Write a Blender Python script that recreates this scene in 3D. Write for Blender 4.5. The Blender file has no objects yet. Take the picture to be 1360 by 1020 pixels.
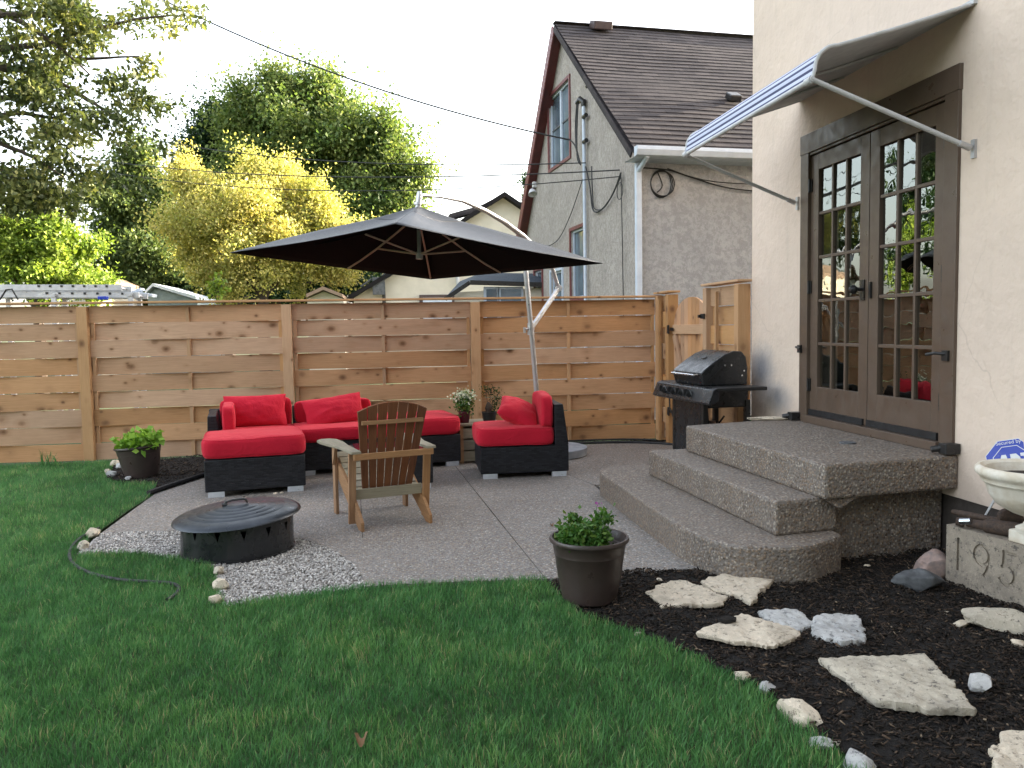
import bpy, bmesh, math, random
import numpy as np
from mathutils import Vector, Matrix, noise
random.seed(7); RNG = np.random.default_rng(7)
PI = math.pi; R = math.radians
sc = bpy.context.scene; COL = sc.collection
V = Vector

# ------------------------------------------------------------------ camera
F = 1070.0; EYE = 1.35
TH = R(8.5); TI = math.atan(75/F); RO = 0.017
FW = V((math.sin(TH)*math.cos(TI), math.cos(TH)*math.cos(TI), -math.sin(TI)))
_r = V((math.cos(TH), -math.sin(TH), 0)); _u = _r.cross(FW)
CR = (_r*math.cos(RO)-_u*math.sin(RO)).normalized(); CU = (_r*math.sin(RO)+_u*math.cos(RO)).normalized()
CP = V((0, 0, EYE))
cam = bpy.data.cameras.new('camera'); co = bpy.data.objects.new('camera', cam); COL.objects.link(co)
cam.sensor_width = 36; cam.lens = 36*F/1360; cam.clip_start = .05; cam.clip_end = 2000
m = Matrix((CR, CU, -FW)).transposed().to_4x4(); m.translation = CP; co.matrix_world = m
sc.camera = co
def ray(x, y): return FW+CR*((x-680)/F)-CU*((y-510)/F)
def at(x, y, Y):
    d = ray(x, y); return CP+d*(Y/d.y)
def gnd(x, y, z=0.0):
    d = ray(x, y); return CP+d*((z-EYE)/d.z)
def g2(l, z=0.0): return [tuple(gnd(x, y, z)[:2]) for x, y in l]

# ------------------------------------------------------------------ materials
class NT:
    def __init__(s, name):
        s.m = bpy.data.materials.new(name); s.m.use_nodes = True; s.t = s.m.node_tree; s.t.nodes.clear()
        s.out = s.n('ShaderNodeOutputMaterial')
    def n(s, ty, **k):
        nd = s.t.nodes.new(ty)
        for a, b in k.items():
            if a.startswith('i_'):
                key = a[2:].replace('_', ' ')
                nd.inputs[int(key) if key.isdigit() else key].default_value = b
            else: setattr(nd, a, b)
        return nd
    def l(s, a, b): s.t.links.new(a, b)
    def coord(s, kind='Object', scale=(1, 1, 1), loc=(0, 0, 0), rot=(0, 0, 0)):
        mp = s.n('ShaderNodeMapping'); mp.inputs['Scale'].default_value = scale; mp.inputs['Location'].default_value = loc; mp.inputs['Rotation'].default_value = rot
        if kind == 'UV': c = s.n('ShaderNodeUVMap').outputs[0]
        elif kind == 'World': c = s.n('ShaderNodeNewGeometry').outputs['Position']
        else: c = s.n('ShaderNodeTexCoord').outputs[kind]
        s.l(c, mp.inputs[0]); return mp.outputs[0]
    def noise(s, vec, scale, detail=4, rough=.55, dist=0):
        nd = s.n('ShaderNodeTexNoise', i_Scale=scale, i_Detail=detail, i_Roughness=rough, i_Distortion=dist); s.l(vec, nd.inputs['Vector']); return nd.outputs['Fac']
    def vor(s, vec, scale, feature='F1', out='Distance', rnd=1):
        nd = s.n('ShaderNodeTexVoronoi', feature=feature, i_Scale=scale, i_Randomness=rnd); s.l(vec, nd.inputs['Vector']); return nd.outputs[out]
    def ramp(s, fac, stops, interp='LINEAR'):
        nd = s.n('ShaderNodeValToRGB'); cr = nd.color_ramp; cr.interpolation = interp
        while len(cr.elements) < len(stops): cr.elements.new(.5)
        for e, (p, c) in zip(cr.elements, stops):
            e.position = p; e.color = (c if hasattr(c, '__len__') else (c, c, c))[:3]+(1,) if hasattr(c, '__len__') else (c, c, c, 1)
        s.l(fac, nd.inputs[0]); return nd.outputs[0]
    def mix(s, fac, a, b, mode='MIX'):
        nd = s.n('ShaderNodeMix', data_type='RGBA', blend_type=mode)
        for i, v in ((0, fac), (6, a), (7, b)):
            if hasattr(v, 'is_linked') or isinstance(v, bpy.types.NodeSocket): s.l(v, nd.inputs[i])
            elif i == 0: nd.inputs[0].default_value = v
            else: nd.inputs[i].default_value = tuple(v)[:3]+(1,)
        return nd.outputs[2]
    def math(s, op, a, b=None):
        nd = s.n('ShaderNodeMath', operation=op)
        for i, v in enumerate((a, b)):
            if v is None: continue
            if isinstance(v, bpy.types.NodeSocket): s.l(v, nd.inputs[i])
            else: nd.inputs[i].default_value = v
        return nd.outputs[0]
    def attr(s, name='rnd'):
        return s.n('ShaderNodeAttribute', attribute_name=name).outputs['Fac']
    def bump(s, h, strength=.5, dist=.01, prev=None):
        nd = s.n('ShaderNodeBump', i_Strength=strength, i_Distance=dist); s.l(h, nd.inputs['Height'])
        if prev is not None: s.l(prev, nd.inputs['Normal'])
        return nd.outputs[0]
    def pbr(s, col, rough=.6, bump=None, metal=0, spec=.5, **k):
        p = s.n('ShaderNodeBsdfPrincipled'); p.inputs['Metallic'].default_value = metal; p.inputs['Specular IOR Level'].default_value = spec
        if isinstance(col, bpy.types.NodeSocket): s.l(col, p.inputs['Base Color'])
        else: p.inputs['Base Color'].default_value = tuple(col)+(1,)
        if isinstance(rough, bpy.types.NodeSocket): s.l(rough, p.inputs['Roughness'])
        else: p.inputs['Roughness'].default_value = rough
        if bump is not None: s.l(bump, p.inputs['Normal'])
        for a, b in k.items(): p.inputs[a.replace('_', ' ')].default_value = b
        s.l(p.outputs[0], s.out.inputs[0]); return p
M = {}
def simple(name, c1, c2=None, scale=8, rough=.5, metal=0, bs=60, bstr=.1, bd=.002, spec=.5, rv=.15):
    t = NT(name); c = t.coord()
    c2 = c2 or tuple(v*.8 for v in c1)
    f = t.noise(c, scale, 5, .6); col = t.mix(t.ramp(f, [(.3, 0.), (.7, 1.)]), c1, c2)
    rg = t.ramp(t.noise(c, scale*2.3, 4), [(.3, max(rough-rv, .02)), (.7, min(rough+rv, 1.))])
    t.pbr(col, rg, t.bump(t.noise(c, bs, 5), bstr, bd), metal, spec); M[name] = t.m; return t.m

def wood(name, light, dark, knots=True, grain=1.0):
    t = NT(name); uv = t.coord('UV')
    g = t.coord('UV', (1.3*grain, 26*grain, 1)); n1 = t.noise(g, 2.2, 8, .65, 1.6)
    n2 = t.noise(t.coord('UV', (2, 5, 1)), 1.2, 3)
    n3 = t.noise(t.coord('UV', (3, 160, 1)), 2, 4)
    rd = t.attr('rnd')
    c = t.mix(t.ramp(n1, [(.3, 0.), (.72, 1.)]), light, dark)
    c = t.mix(t.ramp(n2, [(.35, 0.), (.8, .45)]), c, tuple(v*1.12 for v in light))
    c = t.mix(t.math('MULTIPLY', t.ramp(n3, [(.45, 0.), (.75, 1.)]), .25), c, tuple(v*.6 for v in dark))
    hv = t.n('ShaderNodeHueSaturation', i_Saturation=1.0); t.l(t.math('ADD', t.math('MULTIPLY', rd, .30), .90), hv.inputs['Value'])
    t.l(t.math('ADD', t.math('MULTIPLY', t.math('FRACT', t.math('MULTIPLY', rd, 7.3)), .26), .86), hv.inputs['Saturation'])
    t.l(c, hv.inputs['Color']); c = hv.outputs[0]
    if knots:
        for sc_, seed, th in ((3.4, 0, .085), (5.3, 7, .06)):
            kv = t.coord('UV', (1, 1.35, 1), (seed, seed*1.7, 0))
            dd = t.n('ShaderNodeMixRGB', i_Fac=.018); t.l(kv, dd.inputs[1]); nn = t.n('ShaderNodeTexNoise', i_Scale=25.); t.l(kv, nn.inputs[0]); t.l(nn.outputs[1], dd.inputs[2])
            v = t.vor(dd.outputs[0], sc_)
            c = t.mix(t.ramp(v, [(th*.6, 1.), (th*1.25, .6), (th*2.2, 0.)]), c, (.07, .03, .014))
            c = t.mix(t.ramp(v, [(th*1.6, .38), (th*4.2, 0.)]), c, (.30, .15, .07))
    st = t.noise(t.coord('World', (1, 1, 1)), 1.3, 4)
    c = t.mix(t.ramp(st, [(.5, 0.), (.8, .3)]), c, tuple(v*.62 for v in dark))
    t.pbr(c, .72, t.bump(n1, .25, .003), 0, .3); M[name] = t.m
wood('cedar', (.50, .295, .165), (.36, .20, .102))
wood('cedar_post', (.46, .275, .14), (.37, .205, .095))
wood('teak', (.20, .085, .042), (.095, .038, .020), False, 1.4)
wood('teak_worn', (.36, .20, .095), (.20, .10, .046), False, 1.2)
wood('grey_wood', (.31, .275, .20), (.19, .16, .11), False, 1.2)
simple('door_paint', (.108, .074, .052), (.092, .064, .046), 5, .42, bs=30, bstr=.15)
simple('black_metal', (.012, .012, .013), (.02, .019, .018), 7, .38, 0, 80, .08)
simple('black_plastic', (.016, .016, .017), None, 10, .45)
simple('grill_black', (.013, .014, .016), (.017, .018, .020), 5, .30, 0, 300, .06, .0003)
simple('lid_metal', (.045, .052, .062), (.028, .032, .038), 9, .36, .55, 90, .1, rv=.1)
simple('chrome', (.62, .64, .68), (.5, .52, .55), 9, .22, 1.0)
simple('alu', (.56, .56, .57), (.44, .44, .45), 12, .42, .6)
simple('white_metal', (.55, .55, .56), (.42, .42, .41), 12, .45)
simple('foot_silver', (.62, .64, .68), (.5, .52, .55), 12, .4, .3)
simple('trim_red', (.17, .045, .043), (.12, .035, .034), 9, .5)
simple('vent_brown', (.07, .045, .042), None, 8, .6)
simple('white_trim', (.54, .60, .68), (.44, .49, .56), 6, .45)
simple('blue_trim', (.56, .62, .70), (.45, .51, .60), 6, .45)
simple('rubber', (.012, .012, .013), None, 10, .55)
simple('rust', (.085, .052, .034), (.035, .026, .022), 60, .8, .2, 200, .5, .002)
simple('pot_brown', (.060, .042, .037), (.040, .029, .026), 6, .40, bs=120)
simple('pot_maroon', (.085, .008, .022), None, 20, .4)
simple('soil', (.018, .012, .009), (.035, .025, .018), 60, .95, bs=120, bstr=.8, bd=.01)
simple('bark', (.10, .075, .055), (.045, .034, .026), 14, .9, bs=50, bstr=.8, bd=.02)
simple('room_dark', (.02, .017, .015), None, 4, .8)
simple('foundation', (.035, .028, .024), (.05, .04, .034), 9, .8, bs=90, bstr=.4)
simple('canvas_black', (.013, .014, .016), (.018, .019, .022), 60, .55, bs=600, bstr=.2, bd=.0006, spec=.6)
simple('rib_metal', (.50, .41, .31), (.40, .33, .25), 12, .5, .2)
simple('canvas_shaded', (.006, .006, .007), None, 60, .9, bs=600, bstr=.1, spec=.1)  # same canvas as the top, colour darkened so the underside looks shaded
UNDER = 1
simple('awning_lining', (.40, .40, .40), (.50, .50, .49), 12, .9, bs=500, bstr=.1)
simple('cream_wall', (.62, .56, .46), (.54, .49, .40), 3, .85, bs=60, bstr=.3)
simple('stone_grey', (.12, .125, .13), (.05, .052, .056), 18, .8, bs=60, bstr=.5, bd=.006)
simple('stone_pink', (.36, .25, .21), (.18, .15, .14), 26, .8, bs=60, bstr=.5, bd=.006)
simple('urn_paint', (.74, .70, .61), (.56, .48, .36), 12, .75, bs=70, bstr=.5, bd=.004)
simple('sign_blue', (.012, .045, .42), None, 5, .35)
simple('sign_white', (.75, .76, .78), None, 5, .35)
simple('window_dark', (.02, .024, .03), None, 3, .06)
simple('tan_roof', (.30, .20, .14), (.22, .15, .10), 9, .8)
simple('slate_blue', (.20, .26, .27), (.14, .18, .19), 9, .8)
simple('dry_leaf', (.16, .07, .03), (.24, .15, .07), 30, .8)
simple('flower_white', (.72, .74, .55), None, 30, .8)
simple('flower_pink', (.45, .12, .40), None, 30, .8)

def red():
    t = NT('red_fabric'); c = t.coord()
    w = t.noise(c, 6, 6, .7); f = t.noise(c, 900, 2)
    col = t.mix(t.ramp(w, [(.3, 0.), (.75, 1.)]), (.50, .011, .031), (.42, .009, .026))
    p = t.pbr(col, .88, t.bump(f, .15, .0006, t.bump(t.noise(c, 9, 4, .6, .8), .75, .016)), 0, .2)
    p.inputs['Sheen Weight'].default_value = .25; p.inputs['Sheen Tint'].default_value = (1, .3, .3, 1); M['red'] = t.m
red()
def wicker():
    t = NT('wicker'); c = t.coord()
    sx = t.n('ShaderNodeSeparateXYZ'); t.l(c, sx.inputs[0])
    cb = t.n('ShaderNodeCombineXYZ'); t.l(t.math('ADD', sx.outputs[0], sx.outputs[1]), cb.inputs[0]); t.l(sx.outputs[2], cb.inputs[1])
    b = t.n('ShaderNodeTexBrick', offset=.5, i_Scale=1., i_Mortar_Size=.0018, i_Mortar_Smooth=.6, i_Brick_Width=.046, i_Row_Height=.014)
    b.inputs['Color1'].default_value = (.007, .0075, .010, 1); b.inputs['Color2'].default_value = (.024, .025, .031, 1); b.inputs['Mortar'].default_value = (.002, .002, .003, 1)
    t.l(cb.outputs[0], b.inputs['Vector'])
    inv = t.math('SUBTRACT', 1., b.outputs['Fac'])
    t.pbr(b.outputs['Color'], .45, t.bump(inv, 1., .006), 0, .35); M['wicker'] = t.m
wicker()
def aggregate(key, k, scl):
    t = NT('exposed_aggregate'); c = t.coord('World')
    vc = t.vor(c, scl, out='Color'); vd = t.vor(c, scl)
    sp = t.n('ShaderNodeSeparateColor'); t.l(vc, sp.inputs[0])
    peb = t.ramp(sp.outputs[0], [(0, (.06, .042, .031)), (.3, (.20, .145, .10)), (.55, (.33, .255, .185)), (.75, (.24, .225, .21)), (.92, (.40, .37, .32)), (1, (.52, .49, .44))])
    col = t.mix(t.ramp(vd, [(.38, 0.), (.62, 1.)]), peb, (.17, .157, .147))
    st = t.noise(c, .8, 5, .6); col = t.mix(t.ramp(st, [(.35, 0.), (.75, .28)]), col, (.33, .315, .30))
    st2 = t.noise(c, 3.2, 5, .6); col = t.mix(t.ramp(st2, [(.55, 0.), (.75, .3)]), col, (.155, .145, .132))
    col = t.mix(1., col, k, 'MULTIPLY'); h = t.math('SUBTRACT', 1., vd)
    t.pbr(col, .62, t.bump(h, .8, .006, t.bump(t.noise(c, 2, 2), .2, .01)), 0, .45); M[key] = t.m
aggregate('agg', (1, 1, 1), 78)
aggregate('agg_step', (.80, .74, .68), 70)
def stuccos():
    t = NT('stucco_cream'); c = t.coord('World')
    a = t.noise(c, 1.4, 6, .6); col = t.mix(t.ramp(a, [(.3, 0.), (.72, 1.)]), (.72, .585, .475), (.64, .52, .425))
    b = t.noise(c, 9, 6, .7); col = t.mix(t.ramp(b, [(.55, 0.), (.8, .25)]), col, (.52, .42, .34))
    # soft blue-grey blotches low on the wall near the corner
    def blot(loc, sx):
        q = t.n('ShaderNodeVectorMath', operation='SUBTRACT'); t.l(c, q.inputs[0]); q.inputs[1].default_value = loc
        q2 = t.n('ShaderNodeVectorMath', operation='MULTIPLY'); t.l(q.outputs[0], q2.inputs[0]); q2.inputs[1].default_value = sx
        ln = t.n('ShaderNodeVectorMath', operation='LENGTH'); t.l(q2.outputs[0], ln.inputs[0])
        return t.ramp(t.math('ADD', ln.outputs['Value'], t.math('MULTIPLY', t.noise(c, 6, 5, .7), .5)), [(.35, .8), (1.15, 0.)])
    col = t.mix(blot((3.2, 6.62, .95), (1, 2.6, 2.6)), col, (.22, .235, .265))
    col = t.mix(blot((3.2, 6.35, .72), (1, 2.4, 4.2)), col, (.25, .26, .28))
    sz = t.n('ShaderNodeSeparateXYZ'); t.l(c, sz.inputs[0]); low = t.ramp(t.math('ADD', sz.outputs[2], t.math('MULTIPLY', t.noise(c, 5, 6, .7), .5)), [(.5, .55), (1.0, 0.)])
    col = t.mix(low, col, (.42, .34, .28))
    stk = t.noise(t.coord('World', (1, 9, .5)), 1.1, 5, .7); col = t.mix(t.ramp(stk, [(.56, 0.), (.75, .30)]), col, (.50, .42, .34))
    pk = t.noise(c, 17, 4, .8); col = t.mix(t.ramp(pk, [(.68, 0.), (.72, .5)]), col, (.46, .37, .30))
    ed = t.n('ShaderNodeTexVoronoi', feature='DISTANCE_TO_EDGE', i_Scale=.9); wp = t.n('ShaderNodeMixRGB', i_Fac=.12); t.l(c, wp.inputs[1]); nz = t.n('ShaderNodeTexNoise', i_Scale=4., i_Detail=6.); t.l(c, nz.inputs[0]); t.l(nz.outputs[1], wp.inputs[2]); t.l(wp.outputs[0], ed.inputs['Vector'])
    crk = t.math('MULTIPLY', t.ramp(ed.outputs[0], [(.0, .32), (.003, 0.)]), t.ramp(t.noise(c, .7, 2), [(.5, 0.), (.6, 1.)])); col = t.mix(crk, col, (.36, .29, .24))
    n1 = t.noise(c, 22, 6, .65); n2 = t.noise(c, 5, 3)
    t.pbr(col, .85, t.bump(n1, .6, .010, t.bump(n2, .6, .03)), 0, .25); M['stucco'] = t.m
    t = NT('stucco_grey'); c = t.coord('World')
    a = t.noise(c, 3.2, 6, .65); col = t.mix(t.ramp(a, [(.35, 0.), (.62, 1.)]), (.46, .41, .37), (.38, .335, .30))
    b = t.noise(t.coord('World', (1, 1, .22)), 7, 6, .7); col = t.mix(t.ramp(b, [(.5, 0.), (.72, .45)]), col, (.22, .20, .18))
    d = t.noise(t.coord('World', (1, 1, .6)), 26, 5, .8); col = t.mix(t.ramp(d, [(.42, .75), (.56, 0.)]), col, (.24, .22, .195)); d = t.noise(c, 47, 3, .8); col = t.mix(t.ramp(d, [(.55, 0.), (.66, .7)]), col, (.46, .43, .38))
    t.pbr(col, .9, t.bump(t.noise(c, 38, 6, .7), .9, .02), 0, .2); M['grey_stucco'] = t.m
    t = NT('stucco_blotched'); c = t.coord('World')
    a = t.noise(c, 11, 6, .8, .3); col = t.mix(t.ramp(a, [(.46, 0.), (.55, 1.)]), (.385, .385, .390), (.295, .295, .300))
    b = t.noise(c, 1.2, 4, .6); col = t.mix(t.ramp(b, [(.4, 0.), (.75, .4)]), col, (.19, .195, .205))
    t.pbr(col, .9, t.bump(t.noise(c, 30, 6, .7), .7, .015), 0, .2); M['blotched_stucco'] = t.m
stuccos()
def shingles(name, c1, c2, mort):
    t = NT(name); uv = t.coord('UV')
    b = t.n('ShaderNodeTexBrick', offset=.43, i_Scale=1., i_Mortar_Size=.004, i_Brick_Width=.27, i_Row_Height=.1366, i_Bias=0.)
    b.inputs['Color1'].default_value = c1+(1,); b.inputs['Color2'].default_value = c2+(1,); b.inputs['Mortar'].default_value = mort+(1,)
    t.l(uv, b.inputs['Vector'])
    n = t.noise(t.coord('UV', (.6, 2, 1)), 1.6, 5, .6); col = t.mix(t.ramp(n, [(.5, 0.), (.75, .5)]), b.outputs[0], tuple(v*1.7 for v in c1))
    n2 = t.noise(uv, 60, 3); col = t.mix(t.ramp(n2, [(.4, 0.), (.7, .35)]), col, tuple(v*1.5 for v in c2))
    n3 = t.noise(t.coord('UV', (.35, 5, 1), (3, 1, 0)), 1.1, 4); col = t.mix(t.ramp(n3, [(.66, 0.), (.74, .55)]), col, (.17, .10, .075))
    t.pbr(col, .88, t.bump(t.noise(uv, 140, 2), .4, .003), 0, .2); M[name] = t.m
shingles('shingle', (.062, .053, .053), (.030, .026, .028), (.008, .007, .007))
shingles('shingle_blue', (.06, .075, .09), (.045, .055, .068), (.02, .02, .025))
def striped():
    t = NT('awning_stripes'); uv = t.coord('UV')
    sx = t.n('ShaderNodeSeparateXYZ'); t.l(uv, sx.inputs[0])
    f = t.math('FRACT', t.math('MULTIPLY', sx.outputs[1], 1/.040))
    col = t.mix(t.math('GREATER_THAN', f, .56), (.50, .53, .66), (.018, .024, .095))
    t.pbr(col, .55, t.bump(t.noise(uv, 500, 2), .1, .0005), 0, .4); M['stripes'] = t.m
striped()
def ground_mats():
    t = NT('lawn_soil'); c = t.coord('World')
    n = t.noise(c, 30, 6, .7); col = t.mix(t.ramp(n, [(.3, 0.), (.7, 1.)]), (.03, .055, .015), (.06, .10, .03))
    t.pbr(col, .95, t.bump(n, 1., .03)); M['lawn'] = t.m
    t = NT('mulch_bed'); c = t.coord('World')
    n = t.noise(c, 55, 7, .75, 1.); col = t.mix(t.ramp(n, [(.35, 0.), (.7, 1.)]), (.006, .005, .0045), (.028, .020, .015))
    t.pbr(col, .95, t.bump(n, 1., .03)); M['mulch'] = t.m
    t = NT('mulch_chip'); r = t.attr()
    col = t.ramp(r, [(0, (.006, .005, .004)), (.6, (.024, .017, .012)), (.93, (.058, .038, .026)), (.985, (.12, .08, .05)), (1, (.25, .19, .13))])
    t.pbr(col, .9, None, 0, .3); M['chip'] = t.m
    t = NT('gravel_stone'); r = t.attr()
    col = t.ramp(r, [(0, (.20, .18, .16)), (.4, (.36, .335, .31)), (.8, (.50, .47, .44)), (1, (.70, .66, .61))])
    t.pbr(col, .85); M['gravel'] = t.m
    t = NT('grass_blade'); r = t.attr(); c = t.coord('World')
    col = t.ramp(r, [(0, (.048, .125, .038)), (.45, (.100, .255, .068)), (.85, (.18, .37, .10)), (.96, (.29, .44, .14)), (1, (.50, .44, .22))])
    n = t.noise(c, 1.6, 4, .6); col = t.mix(t.ramp(n, [(.35, 0.), (.7, .5)]), col, (.075, .25, .090))
    p = t.pbr(col, .5, None, 0, .35); tr = t.n('ShaderNodeBsdfTranslucent'); t.l(col, tr.inputs[0])
    mx = t.n('ShaderNodeMixShader', i_0=.3); t.l(p.outputs[0], mx.inputs[1]); t.l(tr.outputs[0], mx.inputs[2]); t.l(mx.outputs[0], t.out.inputs[0]); M['blade'] = t.m
ground_mats()
def limestone(name, a, b, d):
    t = NT(name); c = t.coord('World')
    n = t.noise(c, 9, 7, .7); col = t.mix(t.ramp(n, [(.35, 0.), (.68, 1.)]), a, b)
    n2 = t.noise(c, 30, 6, .8); col = t.mix(t.ramp(n2, [(.55, 0.), (.62, .9)]), col, d); n5 = t.noise(c, 70, 3, .8); col = t.mix(t.ramp(n5, [(.56, 0.), (.64, .6)]), col, tuple(v*1.25 for v in a))
    n3 = t.noise(c, 4, 6, .6); col = t.mix(t.ramp(n3, [(.55, 0.), (.72, .45)]), col, d)
    t.pbr(col, .9, t.bump(t.noise(c, 35, 7, .7), .8, .012), 0, .3); M[name] = t.m
limestone('limestone', (.66, .565, .44), (.52, .45, .35), (.13, .105, .08))
limestone('limestone_white', (.50, .49, .47), (.38, .38, .37), (.16, .16, .16))
limestone('limestone_grey', (.54, .48, .38), (.41, .365, .29), (.10, .09, .08))
limestone('cast_block', (.33, .28, .22), (.23, .195, .155), (.09, .08, .07))
def leaf_mat(name, stops, trans=.45):
    t = NT(name); col = t.ramp(t.attr(), stops)
    p = t.pbr(col, .5, None, 0, .3); tr = t.n('ShaderNodeBsdfTranslucent'); t.l(t.mix(1., col, (1, 1, .55), 'MULTIPLY'), tr.inputs[0])
    mx = t.n('ShaderNodeMixShader', i_0=trans); t.l(p.outputs[0], mx.inputs[1]); t.l(tr.outputs[0], mx.inputs[2]); t.l(mx.outputs[0], t.out.inputs[0]); M[name] = t.m
leaf_mat('leaf_maple', [(0, (.06, .11, .03)), (.5, (.14, .20, .055)), (1, (.28, .32, .11))])
leaf_mat('leaf_dark', [(0, (.012, .035, .012)), (.6, (.028, .062, .022)), (1, (.05, .095, .03))])
leaf_mat('leaf_yellow', [(0, (.27, .30, .08)), (.5, (.50, .47, .15)), (1, (.70, .60, .24))], .5)
leaf_mat('leaf_bright', [(0, (.10, .17, .025)), (.5, (.22, .31, .05)), (1, (.38, .46, .10))], .5)
leaf_mat('leaf_mid', [(0, (.06, .10, .035)), (.5, (.12, .17, .05)), (1, (.22, .26, .09))])
leaf_mat('leaf_oak', [(0, (.03, .048, .02)), (.5, (.08, .105, .035)), (.8, (.19, .21, .07)), (1, (.34, .33, .13))], .45)
leaf_mat('leaf_lime', [(0, (.12, .26, .03)), (1, (.30, .48, .07))], .35)
leaf_mat('leaf_pot', [(0, (.03, .10, .02)), (.7, (.07, .17, .03)), (1, (.18, .24, .05))], .3)
def glass_mat():
    t = NT('pane_glass'); fr = t.n('ShaderNodeLayerWeight', i_Blend=.5)
    gl = t.n('ShaderNodeBsdfGlossy', i_Roughness=.0); gl.inputs[0].default_value = (.44, .47, .45, 1)
    c = t.coord('World'); t.l(t.bump(t.noise(c, 3.5, 2), .12, .02), gl.inputs['Normal'])
    tr = t.n('ShaderNodeBsdfTransparent'); tr.inputs[0].default_value = (.8, .82, .8, 1)
    f = t.math('ADD', t.math('MULTIPLY', fr.outputs['Fresnel'], .42), .05)
    mx = t.n('ShaderNodeMixShader'); t.l(f, mx.inputs[0]); t.l(tr.outputs[0], mx.inputs[1]); t.l(gl.outputs[0], mx.inputs[2]); t.l(mx.outputs[0], t.out.inputs[0]); M['glass'] = t.m
glass_mat()
simple('lit_glass', (.16, .21, .25), (.05, .07, .09), 1.2, .08)

# ------------------------------------------------------------------ mesh helpers
def tag(o, label=None, cat=None, group=None, kind=None):
    for k, v in (('label', label), ('category', cat), ('group', group), ('kind', kind)):
        if v: o[k] = v
    return o
def thing(name, label, cat, loc=(0, 0, 0), rz=0, group=None, rot=None):
    o = bpy.data.objects.new(name, None); COL.objects.link(o); o.location = loc; o.rotation_euler = rot or (0, 0, rz); o.empty_display_size = .1
    return tag(o, label, cat, group)
class MB:
    def __init__(s): s.v = []; s.f = []; s.uv = []; s.r = []
    def add(s, vs, fs, uvs=None, rnd=None):
        n = len(s.v); s.v += [tuple(v) for v in vs]; rnd = random.random() if rnd is None else rnd
        for i, f in enumerate(fs):
            s.f.append([n+k for k in f]); s.uv.append(uvs[i] if uvs else None); s.r.append(rnd)
        return s
    def box(s, c, d, m=None, rnd=None, ax=None):
        """box centre c, full size d; uv runs along the longest side"""
        h = [q/2 for q in d]; P = [V((sx*h[0], sy*h[1], sz*h[2])) for sx in (-1, 1) for sy in (-1, 1) for sz in (-1, 1)]
        F_ = [(0, 1, 3, 2), (4, 6, 7, 5), (0, 4, 5, 1), (2, 3, 7, 6), (0, 2, 6, 4), (1, 5, 7, 3)]
        ax = max(range(3), key=lambda i: d[i]) if ax is None else ax; o = [i for i in range(3) if i != ax]; ou = random.random()*40; ov = random.random()*40
        uvs = [[(P[k][ax]+ou, P[k][o[0]]+P[k][o[1]]+ov) for k in f] for f in F_]
        mm = m or Matrix.Identity(4); return s.add([mm@(V(c)+p) if m is None else mm@(V(c)+p) for p in P], F_, uvs, rnd)
    def beam(s, a, b, w, h, up=(0, 0, 1), rnd=None):
        a = V(a); b = V(b); d = (b-a); L = d.length; x = d.normalized(); u = V(up)
        y = u.cross(x).normalized() if abs(u.dot(x)) < .999 else V((0, 1, 0)).cross(x).normalized(); z = x.cross(y)
        mt = Matrix((x, y, z)).transposed().to_4x4(); mt.translation = (a+b)/2
        return s.box((0, 0, 0), (L, w, h), mt, rnd, 0)
    def prism(s, poly, z0, z1, m=None, rnd=None):
        n = len(poly); vs = [V((x, y, z0)) for x, y in poly]+[V((x, y, z1)) for x, y in poly]
        if m: vs = [m@v for v in vs]
        a = sum(poly[i][0]*poly[(i+1) % n][1]-poly[(i+1) % n][0]*poly[i][1] for i in range(n))
        fs = [tuple(range(n))[::-1], tuple(range(n, 2*n))]+[(i, (i+1) % n, n+(i+1) % n, n+i) for i in range(n)]
        if a < 0: fs = [f[::-1] for f in fs]
        ou = random.random()*30
        uvs = [[((poly[k % n][1]+ou), poly[k % n][0]+(z1 if k >= n else z0)) for k in f] for f in fs]
        return s.add(vs, fs, uvs, rnd)
    def tube(s, pts, r, n=8, cap=True):
        pts = [V(p) for p in pts]; rs = r if hasattr(r, '__len__') else [r]*len(pts); vs = []
        t0 = (pts[1]-pts[0]).normalized(); ref = V((0, 0, 1)) if abs(t0.z) < .9 else V((1, 0, 0)); u = t0.cross(ref).normalized()
        for i, p in enumerate(pts):
            t = (pts[min(i+1, len(pts)-1)]-pts[max(i-1, 0)]).normalized(); u = (u-t*u.dot(t)).normalized(); w = t.cross(u)
            vs += [p+(u*math.cos(a)+w*math.sin(a))*rs[i] for a in [2*PI*k/n for k in range(n)]]
        fs = [(i*n+k, i*n+(k+1) % n, (i+1)*n+(k+1) % n, (i+1)*n+k) for i in range(len(pts)-1) for k in range(n)]
        if cap: fs += [tuple(range(n))[::-1], tuple(range((len(pts)-1)*n, len(pts)*n))]
        return s.add(vs, fs)
    def lathe(s, prof, n=48, c=(0, 0, 0), m=None):
        vs = [V((c[0]+r*math.cos(2*PI*k/n), c[1]+r*math.sin(2*PI*k/n), c[2]+z)) for r, z in prof for k in range(n)]
        if m: vs = [m@v for v in vs]
        fs = [(i*n+k, i*n+(k+1) % n, (i+1)*n+(k+1) % n, (i+1)*n+k) for i in range(len(prof)-1) for k in range(n)]
        if prof[0][0] > 1e-4: fs.append(tuple(range(n))[::-1])
        if prof[-1][0] > 1e-4: fs.append(tuple(range((len(prof)-1)*n, len(prof)*n)))
        return s.add(vs, fs)
    def grid(s, fn, nu, nv, closed=False):
        vs = [fn(i/nu, j/nv) for j in range(nv+1) for i in range(nu+1)]
        fs = [(j*(nu+1)+i, j*(nu+1)+i+1, (j+1)*(nu+1)+i+1, (j+1)*(nu+1)+i) for j in range(nv) for i in range(nu)]
        return s.add(vs, fs)
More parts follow.
